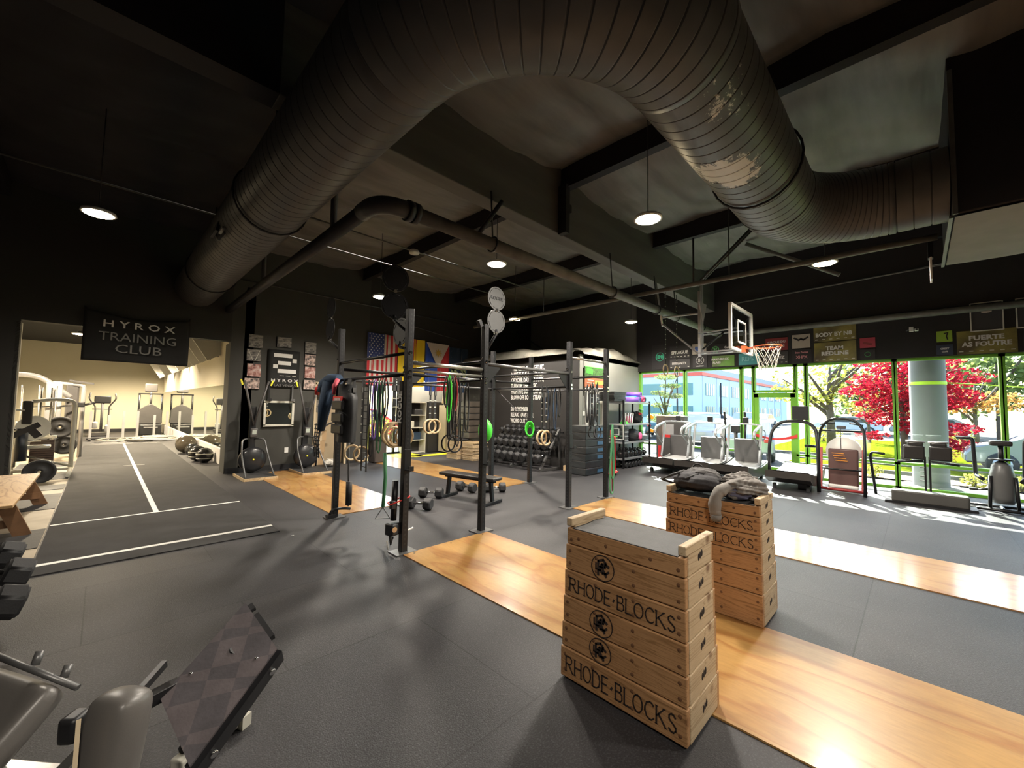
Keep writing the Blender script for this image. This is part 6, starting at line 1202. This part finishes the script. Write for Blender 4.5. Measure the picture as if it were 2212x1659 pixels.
for k in range(4): b = MB(); b.box((-.085, .08-.02*k, .78-.05*k), (.008, .2, .01)); b.build('label_line', 'orange', t)
b = MB(); b.box((-.1, 0, .09), (.1, .5, .08), bev=.03); b.build('floor_pad', 'white', t)
# four pad bench (hyper)
t = thing('back_extension_bench', 'black four pad back extension bench on a grey box base by the column', 'exercise bench', (10.75, -.1, 0), .0)
b = MB(); b.box((-.15, 0, .13), (.30, .98, .21), bev=.03); b.build('base_cover', mat('base_gray', (.06, .057, .053), .6, 0, .2, 4), t)
b = MB(); b.box((-.1, -.0, .02), (.5, 1.16, .04)); b.build('base_skid', 'black_metal', t)
for s in (-.03, .03): b = MB(); b.box((.0, s, .52), (.035, .03, .68)); b.build('mast', 'black_metal', t)
for s in (-1, 1):
    b = MB(); b.box((-.03, s*.17, .93), (.09, .29, .26), bev=.03); b.build('thigh_pad', 'black_vinyl', t); b = MB(); b.box((.05, s*.15, 1.08), (.08, .22, .09), bev=.03); b.build('chest_pad', 'black_vinyl', t); ttube(t, [(-.05, s*.05, .78), (-.1, s*.40, .75)], .02, 'grip_arm', 'black_metal', .01); ttube(t, [(.05, s*.02, 1.12), (.05, s*.28, 1.13)], .02, 'pad_axle', 'silver', .01)
for k in range(4): b = MB(); b.box((-.02, .07, .42+.08*k), (.03, .06, .015)); b.build('adjust_pin', 'gray_metal', t)
# bike at right edge
t = thing('fan_bike', 'dark exercise bike with tall pillar shell at the right picture edge', 'exercise bike', (11.0, -1.0, 0))
b = MB(); b.lathe([(0, 0), (.13, .02), (.15, .12), (.15, .5), (.12, .66), (.05, .73), (0, .74)], (0, 0, .12), 20); b.build('body_shell', mat('shell_gray', (.10, .10, .10), .35), t)
ttube(t, [(0, 0, .8), (0, 0, 1.12)], .035, 'seat_post', 'black_metal', .01); b = MB(); b.box((0, 0, 1.16), (.2, .26, .09), bev=.03); b.build('seat_box', 'black_vinyl', t); b = MB(); b.lathe([(0, 0), (.15, .01), (.15, .03), (0, .04)], (0, 0, .86), 18); b.build('seat_ring', 'black_metal', t)
for s in (-1, 1):
    ttube(t, [(.35, s*.5, 1.22), (.3, s*.30, 1.22), (.3, s*.28, .55), (.0, s*.22, .52)], .03, 'handle_arm', 'black_metal', .06); ttube(t, [(-.1, s*.14, .6), (-.12, s*.16, .04)], .025, 'leg', 'black_metal', .01); ttube(t, [(0, s*.14, .36), (-.05, s*.3, .33)], .012, 'crank', 'black_metal', .01)
    b = MB(); b.box((-.05, s*.34, .34), (.12, .10, .035), bev=.01); b.build('pedal', 'black_plastic', t)
ttube(t, [(-.15, -.45, .03), (-.15, .45, .03)], .025, 'base_bar', 'black_metal', .01); ttube(t, [(.3, -.45, .03), (.3, .45, .03)], .025, 'base_bar', 'black_metal', .01)
ttube(t, [(-.15, 0, .03), (.3, 0, .03)], .025, 'base_bar', 'black_metal', .01)

# ================================================================ outdoors
b = MB(); b.box((40, 0, -.17), (54.5, 110, .1)); struct('ground', b, 'asphalt_out') if 'asphalt_out' in MATS else struct('ground', b, mat('asphalt_out', (.10, .10, .105), .95, 0, .2, 2, spec=.05))
b = MB(); b.box((13.6, 0, -.10), (1.9, 16, .1)); struct('sidewalk', b, mat('sidewalk_out', (.20, .19, .17), .95, 0, .15, 3, spec=.05))
b = MB(); b.box((5.5, 25, -.17), (14, 24, .1)); struct('ground_rear', b, 'sidewalk_out')
lw = mat('grass_out', (.13, .15, .008), .9, 0, .3, 14, .4, 60, col2=(.05, .08, .006), spec=0)
def lawn(x0, x1, y0, y1, z=-.05):
    b = MB(); b.box(((x0+x1)/2, (y0+y1)/2, z-.06), (x1-x0, y1-y0, .12)); o = b.build('lawn', lw); tag(o, 'bright yellow green lawn strip outside the windows, %s' % ('nearer' if x0 < 18 else 'beyond the driveway'), 'lawn', kind='stuff')
lawn(16.3, 18.2, -14, 3.2); lawn(20.6, 34, -20, 5.2)
b = MB(); b.box((14.9, -3.0, -.1), (1.4, 9, .1)); struct('planting_bed', b, mat('mulch_out', (.16, .11, .07), .95, 0, .4, 12, .6, 30))
def curb(x, y0, y1): b = MB(); b.box((x, (y0+y1)/2, -.07), (.15, y1-y0, .12)); struct('curb', b, 'sidewalk_out')
curb(16.25, -14, 3.2); curb(18.25, -14, 3.2); curb(20.5, -20, 5.2)
t = thing('concrete_column', 'thick round pale concrete column standing outside the window', 'column', (13.2, -.17, -.06)); b = MB(); b.lathe([(.30, 0), (.30, 3.6)], n=36); b.build('shaft', mat('col_paint', (.17, .155, .18), .7, 0, .08, 2), t); b = MB(); b.lathe([(.308, 2.36), (.312, 2.38), (.312, 2.41), (.308, 2.43)], n=36); b.build('lime_band', mat('band_lime', (.55, .75, .05), .5), t); b = MB(); b.box((0, 0, .05), (.9, .9, .1)); b.build('plinth', 'sidewalk_out', t)
b = MB(); b.tube([(13.1, -.48, 2.34), (13.6, -2.6, 2.12)], .012, 5); tag(b.build('guide_cord', 'band_lime'), 'yellow green cord running right from the concrete column', 'cord')
# blue office building
t = thing('office_building', 'pale blue two storey office building with red roof stripe across the parking lot', 'building', (45, 16.3, -.1))
bl = mat('bldg_blue', (.60, .70, .85), .8, 0, .06, .2)
b = MB(); b.box((20, 14, 2.75), (40, 28, 5.5)); b.build('facade', bl, t); b = MB(); b.box((20, 14, 5.62), (40.3, 28.3, .35)); b.build('red_stripe', mat('stripe_red', (.75, .12, .08), .6), t); b = MB(); b.box((20, 14, 6.1), (40.2, 28.2, .7)); b.build('parapet', mat('parapet', (.45, .45, .52), .8), t)
gl = mat('bldg_glass', (.12, .26, .26), .15)
for z in (1.5, 4.0):
    for k in range(8):
        b = MB(); b.box((2.5+4.4*k, -.03, z), (2.6, .08, 1.3)); w = b.build('window', gl, t)
        for q in (-.65, 0, .65): b = MB(); b.box((2.5+4.4*k+q, -.08, z), (.07, .04, 1.3)); b.build('mullion', bl, w)
    for k in range(4): b = MB(); b.box((-.03, 2.0+3.6*k, z), (.08, 2.2, 1.3)); b.build('window', gl, t)
for k in range(9): b = MB(); b.box((.3+4.4*k, -.01, 2.75), (.08, .05, 5.5)); b.build('joint', 'parapet', t)
for (x, y, lab) in ((30, 12.6, 'dark lamp post before the blue building, left'), (36, 11.5, 'dark lamp post before the blue building, right')): b = MB(); b.cyl((x, y, -.1), (x, y, 4.6 if y > 12 else 3.9), .06, 6); tag(b.build('lamp_post', 'gunmetal'), lab, 'lamp post')
def car(x, y, rz, m, label, s=1., h=1.45, suv=False):
    t = thing('parked_car', label, 'car', (x, y, -.12), rz); L = 4.5*s; W = 1.8*s
    side = [(-L/2, .35), (-L/2, .8), (-L*.46, .95), (-L*.40 if suv else -L*.30, h-.05), (-L*.1, h), (L*.08, h-.03), (L*.25, .98), (L*.46, .82), (L/2, .6), (L/2, .32)]
    b = MB(); b.prism(side, W, frame((0, W/2, 0), (1, 0, 0), (0, 0, 1)), bev=.05); b.build('car_body', m, t)
    g2 = [(-L*.42 if suv else -L*.33, .98), (-L*.37 if suv else -L*.27, h-.12), (-L*.1, h-.08), (L*.06, h-.1), (L*.21, .98)]
    b = MB(); b.prism(g2, W+.02, frame((0, W/2+.01, 0), (1, 0, 0), (0, 0, 1))); b.build('side_glass', 'car_glass', t)
    b = MB(); b.prism([(-W*.40, .98), (W*.40, .98), (W*.34, h-.12), (-W*.34, h-.12)], .05, frame((-L*.435 if suv else -L*.36, 0, 0), (0, -1, 0), (.25 if suv else .45, 0, 1))); b.build('rear_glass', 'car_glass', t)
    for sx in (-L*.32, L*.32):
        for sy in (-W/2+.02, W/2-.02):
            b = MB(); b.lathe([(0, -.1), (.30, -.1), (.33, -.06), (.33, .06), (.30, .1), (0, .1)], (sx, sy, .33), 20, rot=(PI/2, 0, 0)); o = b.build('wheel', 'black_rubber', t); b = MB(); b.lathe([(0, -.12), (.20, -.115), (.2, .115), (0, .12)], (sx, sy, .33), 12, rot=(PI/2, 0, 0)); b.build('rim', 'silver', o)
    for sy in (-W*.38, W*.38): b = MB(); b.box((-L/2, sy, .78), (.06, .2, .13), bev=.02); b.build('tail_light', 'red', t)
    b = MB(); b.box((-L/2-.02, 0, .7), (.03, .5, .13)); b.build('number_plate', 'offwhite', t)
mat('car_glass', (.03, .045, .05), .08); mat('car_silver', (.35, .37, .40), .25, .3); mat('car_white', (.55, .56, .58), .25); mat('car_dark', (.03, .04, .06), .2); mat('car_teal', (.05, .12, .14), .2)
car(17.4, 4.9, math.radians(20), 'car_silver', 'silver car parked close outside the green glass door', .95)
car(21.5, 7.9, math.radians(20), 'car_white', 'white off-road car parked left of the silver one', 1., 1.65, True)
car(25.6, 11.6, math.radians(20), 'car_teal', 'teal car parked behind the curved treadmills')
car(37, 14.1, PI/2, 'car_dark', 'dark car parked before the blue building', 1, 1.5)
car(39.6, 13.8, math.radians(92), 'car_dark', 'second dark car parked right behind the first', 1, 1.5)
car(47, 12.5, 0, 'car_silver', 'grey pickup like car far beyond the glass door', 1, 1.6); car(52, 12.3, 0, 'car_silver', 'grey car farthest along the blue building')
car(44, 4.2, PI/2, 'car_white', 'pale car beyond the lawn behind the yellow tree, left'); car(45, -.6, PI/2, 'car_silver', 'pale car beyond the lawn behind the yellow tree, right')
car(19.4, -3.0, PI/2, 'car_silver', 'pale car parked behind the low branches of the red maple', .9)
random.seed(21)
def leaves(b, c, rx, ry, rz, n, s, flat=False):
    for _ in range(n):
        while True:
            p = Vector((random.uniform(-1, 1), random.uniform(-1, 1), random.uniform(-1, 1)))
            if p.length < 1: break
        q = Vector(c)+Vector((p.x*rx, p.y*ry, p.z*rz)); a = Vector((random.gauss(0, 1), random.gauss(0, 1), random.gauss(0, 1))).normalized(); u = a.cross(Vector((random.random(), .3, .7))).normalized(); v = a.cross(u)
        k = s*random.uniform(.6, 1.3); b._new([q-u*k, q+v*k*.6, q+u*k, q-v*k*.6], [(0, 1, 2, 3)])
def leafmat(nm, c, c2):
    m = mat(nm, c, .8, 0, 0, 2.5, col2=c2); n = m.node_tree.nodes; l = m.node_tree.links; b = n['Principled BSDF']; o = [x for x in n if x.type == 'OUTPUT_MATERIAL'][0]
    t = n.new('ShaderNodeBsdfTranslucent'); mx = n.new('ShaderNodeMixShader'); mx.inputs[0].default_value = .5
    l.new(b.inputs['Base Color'].links[0].from_socket, t.inputs[0]); l.new(b.outputs[0], mx.inputs[1]); l.new(t.outputs[0], mx.inputs[2]); l.new(mx.outputs[0], o.inputs[0]); return m
leafmat('leaf_red', (.42, .012, .03), (.25, .008, .02)); leafmat('leaf_yellow', (.38, .34, .06), (.2, .22, .04)); leafmat('leaf_orange', (.42, .20, .05), (.3, .16, .05)); leafmat('leaf_dark', (.10, .15, .05), (.05, .09, .03)); leafmat('leaf_mid', (.2, .25, .07), (.1, .14, .05))
mat('bark', (.12, .09, .07), .9, 0, .3, 12)
def tree(x, y, h, clumps, lm, label, n=260, s=.09, tr=.09, branches=5):
    t = thing('tree', label, 'tree', (x, y, -.12)); b = MB(); b.tube([(0, 0, 0), (.03, .02, h*.3), (-.02, .05, h*.55), (.02, 0, h*.8)], [tr, tr*.8, tr*.55, tr*.2], 8); b.build('trunk', 'bark', t)
    for k in range(branches):
        a = 2*PI*k/branches+.4; r = max(c[3] for c in clumps)*1.1; b = MB(); b.tube([(0, 0, h*(.25+.06*k)), (math.cos(a)*r*.5, math.sin(a)*r*.5, h*(.42+.06*k)), (math.cos(a)*r, math.sin(a)*r, h*(.5+.09*k))], [tr*.5, tr*.35, tr*.12], 6); b.build('branch', 'bark', t)
    b = MB()
    for (cx, cy, cz, rx, ry, rz) in clumps: leaves(b, (cx, cy, cz), rx, ry, rz, int(n*rx*ry), s)
    o = b.build('foliage', lm, t); o['kind'] = 'stuff'; return t
tree(20.3, .35, 4.2, [(0, -.3, 3.0, 1.2, 1.9, .42), (.1, .6, 2.6, 1., 1.3, .3), (0, -.2, 2.15, 1.1, 1.6, .32), (0, .2, 1.6, .9, 1.2, .32), (-.1, -.9, 2.4, .9, 1.1, .3), (-.2, -.8, 1.25, .9, 1.1, .26), (-.5, -1.2, .75, .7, .8, .2), (0, .9, .95, .5, .5, .18), (0, -.1, 3.6, 1.1, 1.5, .4)], 'leaf_red', 'bright red maple tree outside behind the concrete column', 520, .075, .12)
tree(25, 3.0, 5.0, [(0, 0, 3.6, 1.8, 2.6, .9), (0, 1.3, 2.8, 1.2, 1.6, .6), (0, -1.4, 3.0, 1.2, 1.4, .7), (0, .2, 2.4, 1.4, 2.0, .4)], 'leaf_yellow', 'spreading yellow green tree outside right of the glass door', 90, .11, .2, 8)
tree(17.6, 7.9, 3.9, [(0, 0, 3.2, .45, .5, .14), (0, -.2, 2.8, .45, .45, .12), (0, .3, 2.5, .4, .4, .12), (-.1, -.35, 2.35, .5, .5, .12), (0, .2, 1.95, .45, .45, .14), (0, -.2, 1.5, .5, .5, .2), (0, .45, 1.4, .45, .45, .2)], 'leaf_mid', 'clipped cloud shaped conifer outside the first window', 2600, .035, .09)
tree(33, -2.2, 4.2, [(0, 0, 2.6, 1.2, 2.0, .5), (0, .8, 2.2, 1, 1.2, .4), (0, -1, 2.3, 1, 1.2, .4)], 'leaf_orange', 'small orange tree far beyond the lawn right of the column', 160, .10, .12, 7)
tree(31, 2.0, 3.4, [(0, 0, 1.9, 1.0, 1.0, .5)], 'leaf_orange', 'small orange tree between the yellow tree and the red maple', 260, .09)
for (x, y, h, lab) in ((43, -4, 9, 'tall dark green tree at the back right of the view'), (52, -11, 10, 'tall dark green tree farthest right in the window'), (47, 3.0, 7, 'tall green tree behind the yellow tree'), (40, -12, 8, 'green tree beyond the right picture edge'), (52, -1, 9, 'tall dark tree behind the red maple')):
    tree(x, y, h, [(0, 0, h*.7, 2.6, 3.2, h*.3), (0, 1, h*.4, 2.2, 2.8, h*.25), (0, -1.4, h*.45, 2.2, 2.6, h*.25)], 'leaf_dark' if x > 43 else 'leaf_mid', lab, 60, .28, .25, 4)
def bush(x, y, r, h, lm, label, n=500, s=.06): t = thing('shrub', label, 'shrub', (x, y, -.1)); b = MB(); leaves(b, (0, 0, h*.55), r, r, h*.55, n, s); o = b.build('foliage', lm, t); o['kind'] = 'stuff'; b = MB(); b.tube([(0, 0, 0), (0, 0, h*.5)], .04, 6); b.build('stem', 'bark', t)
bush(29.5, 3.9, .9, .9, 'leaf_yellow', 'rounded yellow shrub at the foot of the yellow tree'); bush(30.5, -1.5, .5, 1.0, 'leaf_yellow', 'clipped yellow shrub below the far orange tree', 400, .05); bush(21.3, -.75, .35, 1.1, 'leaf_orange', 'narrow orange and red shrub right of the concrete column', 300, .05)
for k, y in enumerate((-.9, -1.6, .9)): bush(14.6, y, .22, .35, 'leaf_yellow', 'tuft of dry grass in the bed outside, %s' % ['right of the column', 'near the right picture edge', 'left of the column'][k], 160, .04)
# behind the back glass door
for k, (x, y) in enumerate(((5.6, 16.5), (6.9, 16.5), (8.2, 16.6))): bush(x, y, .8, 1.3, 'leaf_yellow', 'sunlit hedge shrub outside the back glass door, %s' % ['left', 'middle', 'right'][k], 700, .06)
tree(7.0, 21, 5.5, [(0, 0, 3.5, 2.2, 1.6, 1.5)], 'leaf_mid', 'green tree outside the back glass door', 150, .12, .12)
car(8.6, 18.6, 0, 'red', 'red vehicle outside the back glass door', 1, 1.6)
